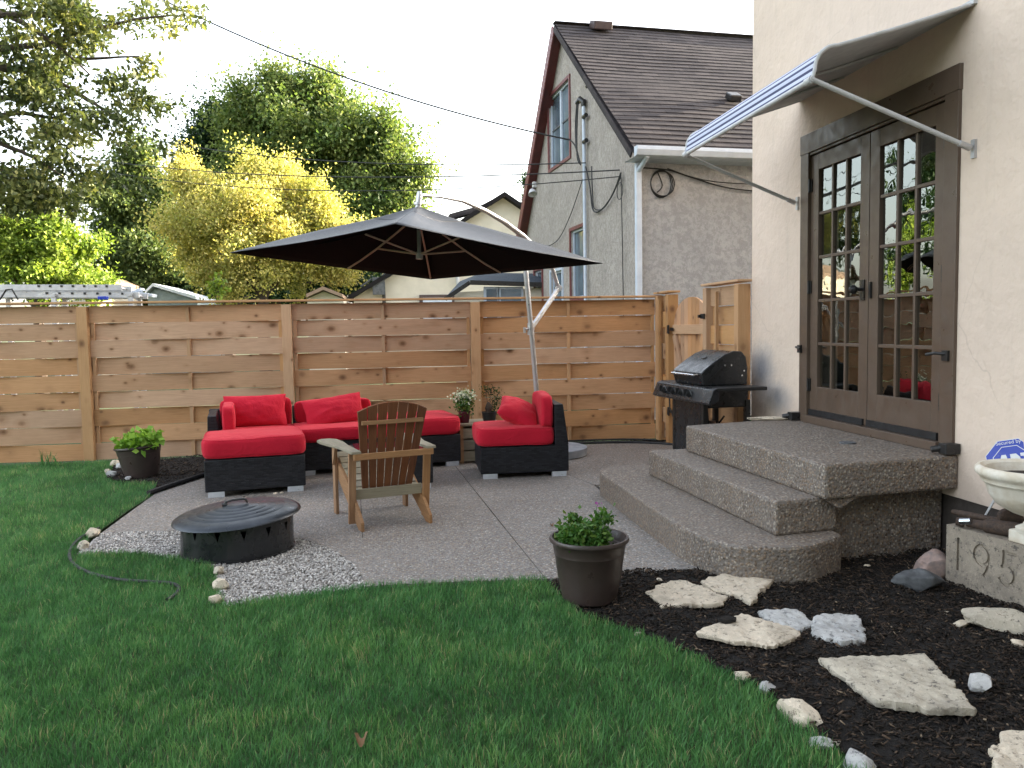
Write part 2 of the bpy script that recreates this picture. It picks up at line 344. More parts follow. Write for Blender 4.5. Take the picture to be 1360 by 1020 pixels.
    def build(s, name, mat, parent=None, smooth=False, bevel=0, weld=False):
        me = bpy.data.meshes.new(name); me.from_pydata(s.v, [], s.f); me.update()
        if any(u for u in s.uv):
            l = me.uv_layers.new(name='UVMap'); k = 0
            for f, u in zip(s.f, s.uv):
                for i in range(len(f)):
                    l.data[k].uv = u[i] if u else (0, 0); k += 1
        a = me.attributes.new('rnd', 'FLOAT', 'FACE')
        for i, r in enumerate(s.r): a.data[i].value = r
        if smooth:
            me.polygons.foreach_set('use_smooth', [True]*len(me.polygons))
            if smooth != 'all': me.set_sharp_from_angle(angle=R(38))
        me.materials.append(M[mat]); o = bpy.data.objects.new(name, me); COL.objects.link(o); o.parent = parent
        if bevel:
            b = o.modifiers.new('b', 'BEVEL'); b.width = bevel; b.segments = 2; b.limit_method = 'ANGLE'; b.angle_limit = R(40); b.harden_normals = False
        return o
def fast_mesh(name, mat, verts, nper, faces, rnd, smooth=False):
    """verts (N,3); faces list of index arrays (P,k)"""
    me = bpy.data.meshes.new(name); me.vertices.add(len(verts)); me.vertices.foreach_set('co', np.asarray(verts, np.float32).ravel())
    li = np.concatenate([f.ravel() for f in faces]); tot = np.concatenate([np.full(len(f), f.shape[1]) for f in faces])
    me.loops.add(len(li)); me.loops.foreach_set('vertex_index', li.astype(np.int32))
    me.polygons.add(len(tot)); me.polygons.foreach_set('loop_start', (np.cumsum(tot)-tot).astype(np.int32))
    me.update(calc_edges=True)
    if smooth: me.polygons.foreach_set('use_smooth', np.ones(len(tot), bool))
    a = me.attributes.new('rnd', 'FLOAT', 'POINT'); a.data.foreach_set('value', np.asarray(rnd, np.float32))
    me.materials.append(M[mat]); o = bpy.data.objects.new(name, me); COL.objects.link(o); return o
def inside(poly, x, y):
    r = np.zeros(len(x), bool); n = len(poly)
    for i in range(n):
        x1, y1 = poly[i]; x2, y2 = poly[(i+1) % n]
        c = ((y1 > y) != (y2 > y)); r ^= c & (x < (x2-x1)*(y-y1)/((y2-y1) if y2 != y1 else 1e-9)+x1)
    return r
def scatter(poly, dens):
    P = np.array(poly); lo = P.min(0); hi = P.max(0); n = int(dens*(hi-lo).prod()); p = RNG.random((n, 2))*(hi-lo)+lo
    return p[inside(poly, p[:, 0], p[:, 1])]
def leaves(name, mat, cen, size, rnd, parent=None, droop=.3, aspect=.62):
    n = len(cen); d = RNG.normal(size=(n, 3)); d[:, 2] -= droop; d /= np.linalg.norm(d, axis=1)[:, None]
    q = RNG.normal(size=(n, 3)); s = np.cross(d, q); s /= np.linalg.norm(s, axis=1)[:, None]; k = np.cross(d, s)
    L = size*(.65+.7*RNG.random(n))[:, None]; w = L*aspect*.5
    v = np.stack([cen, cen+d*L*.45+s*w+k*L*.1, cen+d*L, cen+d*L*.45-s*w+k*L*.1], 1).reshape(-1, 3)
    i = np.arange(n)*4; o = fast_mesh(name, mat, v, 4, [np.stack([i, i+1, i+2, i+3], 1)], np.repeat(rnd, 4)); o.parent = parent; return o
def cushion(mb, c, h, puff=.15, p=7, seed=0, n=14, m=None, wob=.008):
    """rounded, stuffed box: centre c, half sizes h"""
    bm = bmesh.new(); bmesh.ops.create_cube(bm, size=2); bmesh.ops.subdivide_edges(bm, edges=bm.edges[:], cuts=n, use_grid_fill=True)
    vs = []
    for v in bm.verts:
        q = v.co; k = (abs(q.x)**p+abs(q.y)**p+abs(q.z)**p)**(1/p); q = q/k
        z = q.z*(1+puff*(1-q.x**2)*(1-q.y**2)); x = q.x*(1+.02*(1-q.z**2)); y = q.y*(1+.02*(1-q.z**2))
        P = V((x*h[0], y*h[1], z*h[2])); P += noise.noise_vector(P*5+V((seed, seed, 0)))*wob
        P = P+V(c); vs.append(m@P if m else P)
    fs = [tuple(v.index for v in f.verts) for f in bm.faces]; bm.free(); mb.add(vs, fs); return mb
def pillow(mb, h, m, seed=0, n=22):
    """throw pillow with pointed corners; half sizes h"""
    vs = []; fs = []
    for s in (1, -1):
        b = len(vs)
        for j in range(n+1):
            for i in range(n+1):
                u = -1+2*i/n; w = -1+2*j/n; e = max(0, 1-u*u)**.45*max(0, 1-w*w)**.45
                x = u*(1-.07*(1-w*w)*0-.06*(1-abs(w))*abs(u)); y = w*(1-.06*(1-abs(u))*abs(w))
                P = V((x*h[0], y*h[1], s*e*h[2]))
                P += noise.noise_vector(V((x*3+seed, y*3, s)))*.012*e+V((0, 0, noise.noise(V((x*9, y*9, seed)))*.006*e)); vs.append(m@P)
        for j in range(n):
            for i in range(n):
                f = (b+j*(n+1)+i, b+j*(n+1)+i+1, b+(j+1)*(n+1)+i+1, b+(j+1)*(n+1)+i); fs.append(f if s > 0 else f[::-1])
    return mb.add(vs, fs)
def rock(mb, c, s, seed=0, rough=.3, sub=4, rz=0, flat=False):
    rg = random.Random(seed*7+1); PL = [(V((rg.gauss(0, 1), rg.gauss(0, 1), rg.gauss(0, 1))).normalized(), rg.uniform(.62, .86)) for _ in range(11)]
    bm = bmesh.new(); bmesh.ops.create_icosphere(bm, subdivisions=sub, radius=1); vs = []
    for v in bm.verts:
        q = v.co.copy(); k = 1+rough*noise.noise(q*1.3+V((seed*3.1, seed, 0)))+rough*.35*noise.noise(q*4+V((seed, 0, 5)))
        q = q*k
        for n_, d_ in PL:
            e_ = q.dot(n_)-d_
            if e_ > 0: q = q-n_*e_*.93
        q = V((q.x*s[0], q.y*s[1], q.z*s[2])); q.rotate(Matrix.Rotation(rz, 3, 'Z')); vs.append(q+V(c))
    fs = [tuple(v.index for v in f.verts) for f in bm.faces]; bm.free(); return mb.add(vs, fs)
def slab_stone(mb, poly, z0, h, seed=0, N=110, K=16, chip=.016):
    cx = sum(p[0] for p in poly)/len(poly); cy = sum(p[1] for p in poly)/len(poly); n = len(poly); vs = []; fs = []; rad = []
    for a in range(N):
        t = 2*PI*a/N; dx, dy = math.cos(t), math.sin(t); best = .05
        for i in range(n):
            x1, y1 = poly[i][0]-cx, poly[i][1]-cy; x2, y2 = poly[(i+1) % n][0]-cx, poly[(i+1) % n][1]-cy
            den = dx*(y2-y1)-dy*(x2-x1)
            if abs(den) < 1e-9: continue
            r = (x1*(y2-y1)-y1*(x2-x1))/den; u = (x1*dy-y1*dx)/den
            if r > 0 and -1e-6 <= u <= 1+1e-6: best = max(best, r)
        rad.append(best+chip*noise.noise(V((dx*4+seed, dy*4, 0)))+chip*.7*noise.noise(V((dx*14+seed, dy*14, 3))))
    for k in range(K+1):
        f = k/K
        for a in range(N):
            t = 2*PI*a/N; r = rad[a]*f; x, y = cx+r*math.cos(t), cy+r*math.sin(t)
            z = z0+h+.011*noise.noise(V((x*9, y*9, seed)))+.007*noise.noise(V((x*30, y*30, seed)))-(.22*h*f**24); vs.append((x, y, z))
    for dz, e in ((.45, 1.015), (-.25, .99)):
        for a in range(N):
            t = 2*PI*a/N; r = rad[a]*e+.006*noise.noise(V((a*.7, dz*9, seed))); vs.append((cx+r*math.cos(t), cy+r*math.sin(t), z0+h*dz))
    for k in range(K+2):
        for a in range(N):
            b = (a+1) % N; fs.append((k*N+a, (k+1)*N+a, (k+1)*N+b, k*N+b))
    return mb.add(vs, fs)
def wall_holes(mb, u0, u1, z0, z1, holes, fn, depth):
    """wall sheet in (u,z) with rectangular holes and reveals; fn(u,z,d)->point, d = inward depth"""
    us = sorted({u0, u1, *[h[0] for h in holes], *[h[1] for h in holes]}); zs = sorted({z0, z1, *[h[2] for h in holes], *[h[3] for h in holes]})
    for i in range(len(us)-1):
        for j in range(len(zs)-1):
            cu, cz = (us[i]+us[i+1])/2, (zs[j]+zs[j+1])/2
            if any(h[0] < cu < h[1] and h[2] < cz < h[3] for h in holes): continue
            mb.add([fn(us[i], zs[j], 0), fn(us[i+1], zs[j], 0), fn(us[i+1], zs[j+1], 0), fn(us[i], zs[j+1], 0)], [(0, 1, 2, 3)])
    for a, b, c, d in holes:
        q = [(a, c), (b, c), (b, d), (a, d)]
        for i in range(4):
            p, r = q[i], q[(i+1) % 4]; mb.add([fn(p[0], p[1], 0), fn(r[0], r[1], 0), fn(r[0], r[1], depth), fn(p[0], p[1], depth)], [(0, 1, 2, 3)])
    return mb
def sheet(name, polys, z, mat, z0=None):
    mb = MB()
    for p in polys:
        if z0 is None:
            a = sum(p[i][0]*p[(i+1) % len(p)][1]-p[(i+1) % len(p)][0]*p[i][1] for i in range(len(p)))
            q = p if a > 0 else p[::-1]; mb.add([(x, y, z) for x, y in q], [tuple(range(len(q)))])
        else: mb.prism(p, z0, z)
    return tag(mb.build(name, mat), kind='structure')

# ------------------------------------------------------------------ ground
g = MB(); g.add([(-150, -60, -.06), (150, -60, -.06), (150, 260, -.06), (-150, 260, -.06)], [(0, 1, 2, 3)]); tag(g.build('ground', 'lawn'), kind='structure')
edge_bed = [(.78, 4.2), (.81, 3.9), (.83, 3.68), (.93, 3.5), (1.06, 3.34), (1.2, 3.05), (1.31, 2.8), (1.355, 2.5), (1.35, 2.33), (1.385, 2.18), (1.40, 1.8), (1.42, 1.3), (1.46, .6), (1.5, -3)]
lawn_poly = [(-7.5, -3), (1.5, -3)]+edge_bed[::-1][1:]+[(-.17, 4.27), (-.669, 4.15), (-.845, 4.09), (-.93, 4.32), (-1.0, 4.6), (-1.08, 4.88), (-1.313, 5.04), (-1.565, 5.2), (-1.78, 5.24), (-1.97, 5.26), (-2.03, 5.77), (-2.04, 6.5), (-2.02, 7.1), (-2.13, 7.62), (-2.45, 7.72), (-2.68, 8.0), (-2.8, 8.55), (-2.95, 9.1), (-7.5, 9.05)]
sheet('lawn', [lawn_poly], -.012, 'lawn')
# patio slabs: concrete with joints
J = .006
def slab(p):
    cx = sum(a for a, b in p)/len(p); cy = sum(b for a, b in p)/len(p); q = []
    for x, y in p:
        d = math.hypot(x-cx, y-cy); q.append((x-(x-cx)/d*J, y-(y-cy)/d*J))
    return q
gx = lambda y: .601+(.79-.601)*(7.716-y)/(7.716-4.184)
arc = g2([(134, 708), (180, 706.5), (235, 706), (300, 705), (360, 707), (403, 716), (430, 725), (448, 734), (462, 744), (474, 753), (481, 766), (485, 779)])
pA = [(-2.008, 7.098), (-1.78, 7.72), (-1.55, 8.35), (-1.5, 8.85), (-1.23, 8.85), (-1.2, 6.95), (-1.379, 5.696)]
jl = [(-1.2, 6.95), (-1.37, 5.70)]
slabs = [
 [arc[0], (-2.0, 6.5), (-2.008, 7.098), (-1.78, 7.72), (-1.55, 8.35), (-1.5, 8.9), (-1.24, 8.9), (-1.17, 7.2), (-1.37, 5.71), arc[1]],
 [(-1.24, 8.9), (-.33, 8.9), (-.305, 7.23), (-.215, 5.25), arc[5], arc[4], (-1.37, 5.71), (-1.17, 7.2)],
 [(-.33, 8.9), (gx(8.9), 8.9), (gx(7.2), 7.2), (gx(5.6), 5.6), (gx(4.17), 4.17), (.30, 4.22), arc[11], arc[10], arc[9], arc[8], arc[7], arc[6], arc[5], (-.215, 5.25), (-.305, 7.23)],
 [(gx(8.9), 8.9), (1.2, 8.95), (1.5, 8.9), (1.56, 7.2), (1.68, 6.62), (1.68, 5.4), (1.74, 4.19), (gx(4.17), 4.17), (gx(5.6), 5.6), (gx(7.2), 7.2)],
 [(1.5, 8.9), (2.4, 8.95), (3.05, 8.83), (3.2, 8.6), (3.2, 6.9), (3.19, 6.05), (2.2, 6.05), (1.75, 6.6), (1.68, 6.62), (1.56, 7.2)],
]
sheet('patio', [slab(p) for p in slabs], 0, 'agg', -.09)
jm = MB(); jm.add([(-1.9, 5.8, -.02), (-.3, 5.3, -.02), (-.2, 4.5, -.02), (1.7, 4.3, -.02), (3.1, 6.1, -.02), (3.1, 8.7, -.02), (-1.4, 8.7, -.02), (-1.9, 7, -.02)], [tuple(range(8))]); tag(jm.build('patio_joint_fill', 'soil'), kind='structure')
bed_right = edge_bed[:1]+[(1.74, 4.25), (1.8, 4.9), (3.18, 4.9), (3.18, -3)]+edge_bed[::-1][:-1]
bed_left = [(-2.13, 7.62), (-2.45, 7.72), (-2.68, 8.0), (-2.8, 8.55), (-2.95, 9.2), (3.3, 9.2), (3.3, 8.6), (3.12, 8.7), (3.05, 8.82), (2.4, 8.96), (1.2, 8.96), (-1.5, 8.91), (-1.56, 8.35), (-1.79, 7.72), (-2.02, 7.1)]
def relief(poly, name, base, amp, step):
    P = np.array(poly); lo = P.min(0); hi = P.max(0); nx = int((hi[0]-lo[0])/step); ny = int((hi[1]-lo[1])/step)
    mb = MB(); idx = {}
    X, Y = np.meshgrid(lo[0]+(np.arange(nx)+.5)*step, lo[1]+(np.arange(ny)+.5)*step); ins = inside(poly, X.ravel(), Y.ravel()).reshape(X.shape)
    vs = []; fs = []
    def vid(i, j):
        if (i, j) not in idx:
            x, y = lo[0]+i*step, lo[1]+j*step; idx[(i, j)] = len(vs)
            vs.append((x, y, base+amp*noise.noise(V((x*3, y*3, 0)))+amp*.7*noise.noise(V((x*11, y*11, 2)))))
        return idx[(i, j)]
    for j in range(ny):
        for i in range(nx):
            if ins[j, i]: fs.append((vid(i, j), vid(i+1, j), vid(i+1, j+1), vid(i, j+1)))
    mb.add(vs, fs); return mb.build(name, 'mulch', None, 'all')
tag(relief([p for p in bed_right], 'mulch_bed', -.008, .022, .05), kind='structure')
tag(relief(bed_left, 'mulch_bed', -.005, .02, .06), kind='structure')
def boxes_scatter(name, mat, p, z, size, flat, rnd, tilt=.35):
    n = len(p); h = size*.5; yaw = RNG.random(n)*2*PI; ti = RNG.normal(size=n)*tilt; ro = RNG.random(n)*PI*flat
    x = np.stack([np.cos(yaw)*np.cos(ti), np.sin(yaw)*np.cos(ti), np.sin(ti)], 1); q = np.stack([-np.sin(yaw), np.cos(yaw), np.zeros(n)], 1); w = np.cross(x, q)
    y = q*np.cos(ro)[:, None]+w*np.sin(ro)[:, None]; w = np.cross(x, y)
    c = np.column_stack([p, z]); vs = []
    for sx in (-1, 1):
        for sy in (-1, 1):
            for sz in (-1, 1):
                k = .6+.4*RNG.random((n, 1)); vs.append(c+x*sx*h[:, :1]*k+y*sy*h[:, 1:2]*k+w*sz*h[:, 2:3]*k)
    v = np.stack(vs, 1).reshape(-1, 3); i = np.arange(n)[:, None]*8
    fs = [i+np.array([f]) for f in ((0, 1, 3, 2), (4, 6, 7, 5), (0, 4, 5, 1), (2, 3, 7, 6), (0, 2, 6, 4), (1, 5, 7, 3))]
    return fast_mesh(name, mat, v, 8, fs, np.repeat(rnd, 8))
def zrel(p, base, amp): return np.array([base+amp*noise.noise(V((x*3, y*3, 0)))+amp*.7*noise.noise(V((x*11, y*11, 2))) for x, y in p])
p1 = np.vstack([scatter(bed_right, 4200)[:, :]]); p1 = p1[p1[:, 1] > 1.2]; p2 = scatter(bed_left, 1300)
for nm, p, b, a, lb in (('bark_mulch', p1, -.008, .022, 'dark shredded bark mulch around the flagstones beside the steps'), ('bark_mulch', p2, -.005, .02, 'dark bark mulch strip along the foot of the cedar fence')):
    n = len(p); L = .012+.035*RNG.random(n)**1.8; s = np.stack([L, .003+.006*RNG.random(n), .002+.003*RNG.random(n)], 1)
    tag(boxes_scatter(nm, 'chip', p, zrel(p, b, a)+.006+.008*RNG.random(n), s, .5, RNG.random(n), .3), lb, 'mulch', kind='stuff')
gravel_poly = arc+[(-.17, 4.24), (-.5, 4.18), (-.845, 4.07), (-.93, 4.3), (-1.0, 4.6), (-1.08, 4.87), (-1.313, 5.03), (-1.565, 5.21), (-1.76, 5.25), (-1.95, 5.25)]
sheet('gravel_base', [gravel_poly], -.03, 'soil')
p = scatter(gravel_poly, 15000); n = len(p); s = np.stack([.008+.011*RNG.random(n), .006+.008*RNG.random(n), .005+.007*RNG.random(n)], 1)
tag(boxes_scatter('gravel', 'gravel', p, -.015+.017*RNG.random(n), s, 1, RNG.random(n), .6), 'pale grey crushed gravel surrounding the fire pit', 'gravel', kind='stuff')
# grass blades
def grass(pts, hgt, wid, name='grass', poly=None, lb=None):
    n = len(pts); cl = np.array([noise.noise(V((x*2.3, y*2.3, 0))) for x, y in pts]); c2 = np.array([noise.noise(V((x*9, y*9, 4))) for x, y in pts])
    yaw = RNG.random(n)*2*PI; side = np.stack([np.cos(yaw), np.sin(yaw), np.zeros(n)], 1)
    la = cl*4+c2*3+RNG.normal(size=n)*1.7; lean = np.stack([np.cos(la), np.sin(la), np.zeros(n)], 1)
    H = (hgt*(1+.28*c2+.2*cl)*(.5+.75*RNG.random(n)))[:, None]; W = wid*(.7+.6*RNG.random(n))[:, None]*.5; B = H*(.12+.65*RNG.random(n)[:, None])
    b = np.column_stack([pts, np.full(n, -.014)]); up = np.array([0, 0, 1.]); mid = b+up*H*.55+lean*B*.28; tip = b+up*H*.93+lean*B*.85
    v = np.stack([b-side*W, b+side*W, mid+side*W*.8, mid-side*W*.8, tip], 1).reshape(-1, 3); i = np.arange(n)*5
    r = np.clip(.42+.25*RNG.normal(size=n)+.35*c2+.25*cl, 0, 1); r[RNG.random(n) < .014] = 1
    return fast_mesh(name, 'blade', v, 5, [np.stack([i, i+1, i+2, i+3], 1), np.stack([i+3, i+2, i+4], 1)], np.repeat(r, 5))
gp = scatter(lawn_poly, 17000); dist = np.hypot(gp[:, 0], gp[:, 1]); ang = gp[:, 0]-.15*gp[:, 1]
inv = (gp[:, 1] > 1.3) & (gp[:, 0]+1.3 > -.62*gp[:, 1])
keep = RNG.random(len(gp)) < np.where(inv, np.clip(1.15-.13*(dist-2.5), .42, 1.), .10)
gp = gp[keep]
tag(grass(gp, .044, .0030), 'thick dark green lawn grass in the foreground', 'grass', kind='stuff')
tw = [gnd(x+random.uniform(-11, 11), y, 0) for x, y in [(78, 614)]*40]
tw = np.array([(t.x, t.y-.25+random.uniform(-.05, .05)) for t in tw]); tag(grass(tw, .20, .008, 'grass_tuft'), 'taller tuft of grass at the fence foot on the left', 'grass tuft')

# ------------------------------------------------------------------ fence
FY = lambda x: 9.2+(.0)*x
FH = 1.675
BR = .184
def weave(mb, u0, u1, fn, z0=.005, n=9, flip=0, mid=True, amp=.022, gap=.005):
    """basket weave boards between u0,u1; fn(u,z,d)->point, d toward the viewer"""
    for k in range(n):
        zt = FH-.02-k*(BR+.0005); zb = zt-BR+gap+random.uniform(-.003, .003); zt += random.uniform(-.003, .0015)
        sgn = 1 if (k+flip) % 2 else -1; N = 12; tilt = random.uniform(-.0015, .0015); vs = []; uvs = []; ou = random.random()*50; ov = random.random()*50
        for i in range(N+1):
            t = i/N; u = u0+(u1-u0)*t; d = sgn*amp*(-math.cos(2*PI*t) if mid else 1)
            wv = .0035*noise.noise(V((u*2, k*7., flip*3+u0)))
            for dz, dd in ((zb+wv+tilt*i/N, 0), (zt+wv+tilt*i/N, 0), (zt+wv, -.017), (zb+wv, -.017)): vs.append(fn(u, dz, d+dd))
        fs = []
        for i in range(N):
            for a in range(4):
                b = (a+1) % 4; fs.append((i*4+a, i*4+4+a, i*4+4+b, i*4+b)); w = [(0, BR), (BR, BR+.017), (BR+.017, 2*BR), (2*BR, 2*BR+.017)][a]
                L = (u1-u0)/N; uvs.append([(ou+i*L, ov+w[0]), (ou+(i+1)*L, ov+w[0]), (ou+(i+1)*L, ov+w[1]), (ou+i*L, ov+w[1])])
        fs += [(3, 2, 1, 0), (N*4, N*4+1, N*4+2, N*4+3)]; uvs += [[(0, 0)]*4]*2
        mb.add(vs, fs, uvs)
posts = [-5.38, -3.23, -1.125, .96]
def fpt(u, z, d): return V((u, 9.22-d, z))
fence = thing('cedar_fence', 'long new cedar basket weave fence behind the red sofa seats', 'fence', (0, 9.2, 0))
def loc_parent(o, root):
    o.parent = root; o.matrix_parent_inverse = root.matrix_basis.inverted(); return o
for i, px_ in enumerate([-9.6, -7.49]+posts):
    nx = ([-9.6, -7.49]+posts+[3.15])[i+1]; mb = MB(); weave(mb, px_+.055, nx-.055, fpt, flip=0)
    loc_parent(mb.build('woven_panel', 'cedar'), fence)
    mb = MB(); mb.box((px_, 9.20, FH/2-.015), (.105, .125, FH-.03)); loc_parent(mb.build('post', 'cedar_post', None, False, .004), fence)
    for bx, w in ((px_+.078, .035), ((px_+nx)/2, .036), (nx-.078, .035)):
        mb = MB(); mb.box((bx, 9.228, FH/2-.02), (w, .036, FH-.05)); loc_parent(mb.build('batten', 'cedar_post', None, False, .002), fence)
mb = MB(); mb.beam((-9.7, 9.20, FH+.012), (3.16, 9.20, FH+.012), .15, .022); loc_parent(mb.build('top_rail', 'cedar_post', None, False, .003), fence)
# return, gate and panel along the line of the house wall
GX = 3.14
def spt(u, z, d): return V((GX-d, u, z))
def side_fence(name, label, y0, y1, hgt, pl):
    t = thing(name, label, 'fence', (GX, y0, 0))
    mb = MB()
    global FH; old = FH; FH = hgt; weave(mb, y0, y1, spt, mid=False, amp=.012, flip=pl); FH = old
    loc_parent(mb.build('woven_panel', 'cedar_post'), t)
    for y in (y0, y1):
        mb = MB(); mb.box((GX, y, hgt/2-.01), (.12, .09, hgt-.02)); loc_parent(mb.build('post', 'cedar_post', None, False, .004), t)
    mb = MB(); mb.box((GX-.045, (y0+y1)/2+.1, hgt/2-.03), (.03, .03, hgt-.07)); loc_parent(mb.build('batten', 'cedar_post', None, False, .002), t)
    mb = MB(); mb.beam((GX, y0-.07, hgt+.011), (GX, y1+.06, hgt+.011), .15, .022); loc_parent(mb.build('top_rail', 'cedar_post', None, False, .003), t)
    return t
side_fence('cedar_fence', 'short cedar fence return between the long fence and the arched gate', 8.74, 9.10, 1.71, 0)
side_fence('cedar_fence', 'narrow tall cedar fence panel between the arched gate and the house corner', 6.90, 7.64, 1.725, 1)
gate = thing('arched_gate', 'arched cedar garden gate of vertical boards behind the barbecue', 'gate', (GX, 8.17, 0))
mb = MB(); y = 7.71
arch = lambda y: 1.37+.27*math.sqrt(max(0, 1-((y-8.17)/.49)**2))
while y < 8.62:
    w = .108; P = [(y, .06), (y+w-.006, .06), (y+w-.006, arch(y+w-.006)), (y+w/2, arch(y+w/2)), (y, arch(y))]
    vs = [V((GX+.02, a, b)) for a, b in P]+[V((GX, a, b)) for a, b in P]; k = len(P)
    fs = [tuple(range(k)), tuple(range(k, 2*k))[::-1]]+[(i, k+i, k+(i+1) % k, (i+1) % k) for i in range(k)]
    VV = vs; ov = random.random()*20; mb.add(vs, fs, [[(VV[q].z+ov, VV[q].y) for q in f] for f in fs]); y += w
loc_parent(mb.build('board_panel', 'cedar'), gate)
for z in (.35, 1.30):
    mb = MB(); mb.box((GX-.016, 8.17, z), (.03, .93, .10)); loc_parent(mb.build('rail', 'cedar_post', None, False, .003), gate)
for a, b in (((GX-.017, 8.60, 1.24), (GX-.017, 8.19, .41)), ((GX-.0172, 7.75, 1.24), (GX-.0172, 8.15, .41))):
    mb = MB(); mb.beam(a, b, .09, .028, (1, 0, 0)); loc_parent(mb.build('brace', 'cedar', None, False, .003), gate)
for y, z in ((8.66, 1.30), (8.66, .38)):
    mb = MB(); mb.box((GX-.067, y+.02, z), (.008, .06, .09)).box((GX-.05, y-.05, z), (.008, .1, .035)).tube([(GX-.07, y-.01, z-.05), (GX-.07, y-.01, z+.05)], .009); loc_parent(mb.build('hinge', 'black_metal'), gate)
mb = MB(); mb.box((GX-.07, 7.66, 1.43), (.012, .09, .05)).box((GX-.085, 7.70, 1.43), (.03, .03, .03)); loc_parent(mb.build('latch', 'black_metal'), gate)

# ------------------------------------------------------------------ house with the french doors
WX = 3.2; HH = 6.4
house = thing('stucco_house', 'cream stucco house with dark brown french doors at the right', 'house', (WX, 4.0, 0))
D0, D1, DZ0, DZ1 = 4.18, 5.94, .585, 2.78
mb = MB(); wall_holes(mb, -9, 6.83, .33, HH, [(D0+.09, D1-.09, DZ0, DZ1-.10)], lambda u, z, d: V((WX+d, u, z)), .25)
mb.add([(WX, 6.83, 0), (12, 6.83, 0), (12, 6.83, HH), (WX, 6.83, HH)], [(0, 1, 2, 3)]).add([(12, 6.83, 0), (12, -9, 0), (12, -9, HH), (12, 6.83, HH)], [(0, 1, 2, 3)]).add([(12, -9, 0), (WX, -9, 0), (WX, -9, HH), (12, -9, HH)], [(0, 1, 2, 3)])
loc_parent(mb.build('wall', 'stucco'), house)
mb = MB(); mb.box((WX+.2, -1.1, .16), (.37, 15.8, .345)); loc_parent(mb.build('foundation', 'foundation'), house)
mb = MB(); mb.add([(WX-.4, -9.4, HH), (WX-.4, 7.2, HH), (7.6, 7.2, 9.4), (7.6, -9.4, 9.4)], [(0, 1, 2, 3)], [[(0, 0), (16, 0), (16, 5), (0, 5)]]).add([(12.4, 7.2, HH), (12.4, -9.4, HH), (7.6, -9.4, 9.4), (7.6, 7.2, 9.4)], [(0, 1, 2, 3)], [[(0, 0), (16, 0), (16, 5), (0, 5)]])
mb.add([(WX, 6.83, HH), (12, 6.83, HH), (7.6, 6.83, 9.35)], [(0, 1, 2)]).add([(WX-.4, -9.4, HH), (WX-.4, 7.2, HH), (12.4, 7.2, HH), (12.4, -9.4, HH)], [(0, 1, 2, 3)]); loc_parent(mb.build('roof', 'shingle'), house)
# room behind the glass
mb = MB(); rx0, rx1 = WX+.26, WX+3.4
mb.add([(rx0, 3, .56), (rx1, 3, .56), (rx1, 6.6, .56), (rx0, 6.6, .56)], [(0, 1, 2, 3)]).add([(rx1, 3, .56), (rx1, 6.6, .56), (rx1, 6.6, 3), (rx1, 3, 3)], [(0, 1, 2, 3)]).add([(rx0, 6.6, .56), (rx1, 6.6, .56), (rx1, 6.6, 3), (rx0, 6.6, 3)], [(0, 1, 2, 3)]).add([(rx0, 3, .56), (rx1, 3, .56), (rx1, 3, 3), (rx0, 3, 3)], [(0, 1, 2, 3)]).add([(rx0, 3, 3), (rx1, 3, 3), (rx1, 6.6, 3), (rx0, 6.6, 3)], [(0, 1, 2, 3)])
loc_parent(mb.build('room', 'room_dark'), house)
def wbox(mb, y0, y1, z0, z1, x0, x1): return mb.box((WX+(x0+x1)/2, (y0+y1)/2, (z0+z1)/2), (x1-x0, y1-y0, z1-z0))
mb = MB(); wbox(mb, D0, D0+.115, DZ0-.005, DZ1-.145, -.022, .06); wbox(mb, D1-.115, D1, DZ0-.005, DZ1-.145, -.022, .06); wbox(mb, D0-.006, D1+.006, DZ1-.145, DZ1, -.024, .06)
wbox(mb, D0+.115, D1-.115, DZ1-.165, DZ1-.145, -.012, .06); wbox(mb, D0+.1, D1-.1, DZ0-.005, DZ0+.05, -.05, .1)
loc_parent(mb.build('door_frame', 'door_paint', None, False, .003), house)
mid = (D0+D1)/2
def leafdoor(y0, y1, knob):
    z0, z1 = DZ0+.055, DZ1-.172; st = .105; gz0, gz1 = z0+.22, z1-.115; gy0, gy1 = y0+st, y1-st; xf, xb = .004, .05
    mb = MB(); wbox(mb, y0, gy0, z0, z1, xf, xb); wbox(mb, gy1, y1, z0, z1, xf, xb); wbox(mb, gy0, gy1, z0, gz0, xf, xb); wbox(mb, gy0, gy1, gz1, z1, xf, xb)
    w = (gy1-gy0)/3; h = (gz1-gz0)/5; b = .011
    for k in (1, 2): wbox(mb, gy0+k*w-b, gy0+k*w+b, gz0, gz1, xf+.006, xb-.006)
    for k in (1, 2, 3, 4):
        for q in range(3): wbox(mb, gy0+q*w+(b if q else 0), gy0+(q+1)*w-(b if q < 2 else 0), gz0+k*h-b, gz0+k*h+b, xf+.0062, xb-.0062)
    d = loc_parent(mb.build('door', 'door_paint', None, False, .0025), house)
    for q in range(3):
        for k in range(5):
            mb = MB(); x = WX+.026; a0, a1, c0, c1 = gy0+q*w+.008, gy0+(q+1)*w-.008, gz0+k*h+.008, gz0+(k+1)*h-.008; jx = random.uniform(-.0022, .0022); jz = random.uniform(-.0025, .0025)
            mb.add([(x+jx, a0, c0), (x-jx, a1, c0), (x-jx+jz, a1, c1), (x+jx+jz, a0, c1)], [(0, 1, 2, 3)]); mb.build('pane', 'glass', d)
    mb = MB(); wbox(mb, y0+.03, y1-.01, z0-.002, z0+.042, -.012, xf+.002); mb.build('door_sweep', 'rubber', d)
    yh = y0+.0 if knob == 'r' else y1
    for z in (z0+.23, z0+.98, z1-.22):
        mb = MB(); mb.tube([(WX-.012, yh, z-.05), (WX-.012, yh, z+.05)], .009).box((WX-.002, yh, z), (.008, .045, .095)); mb.build('hinge', 'black_metal', d)
    return d
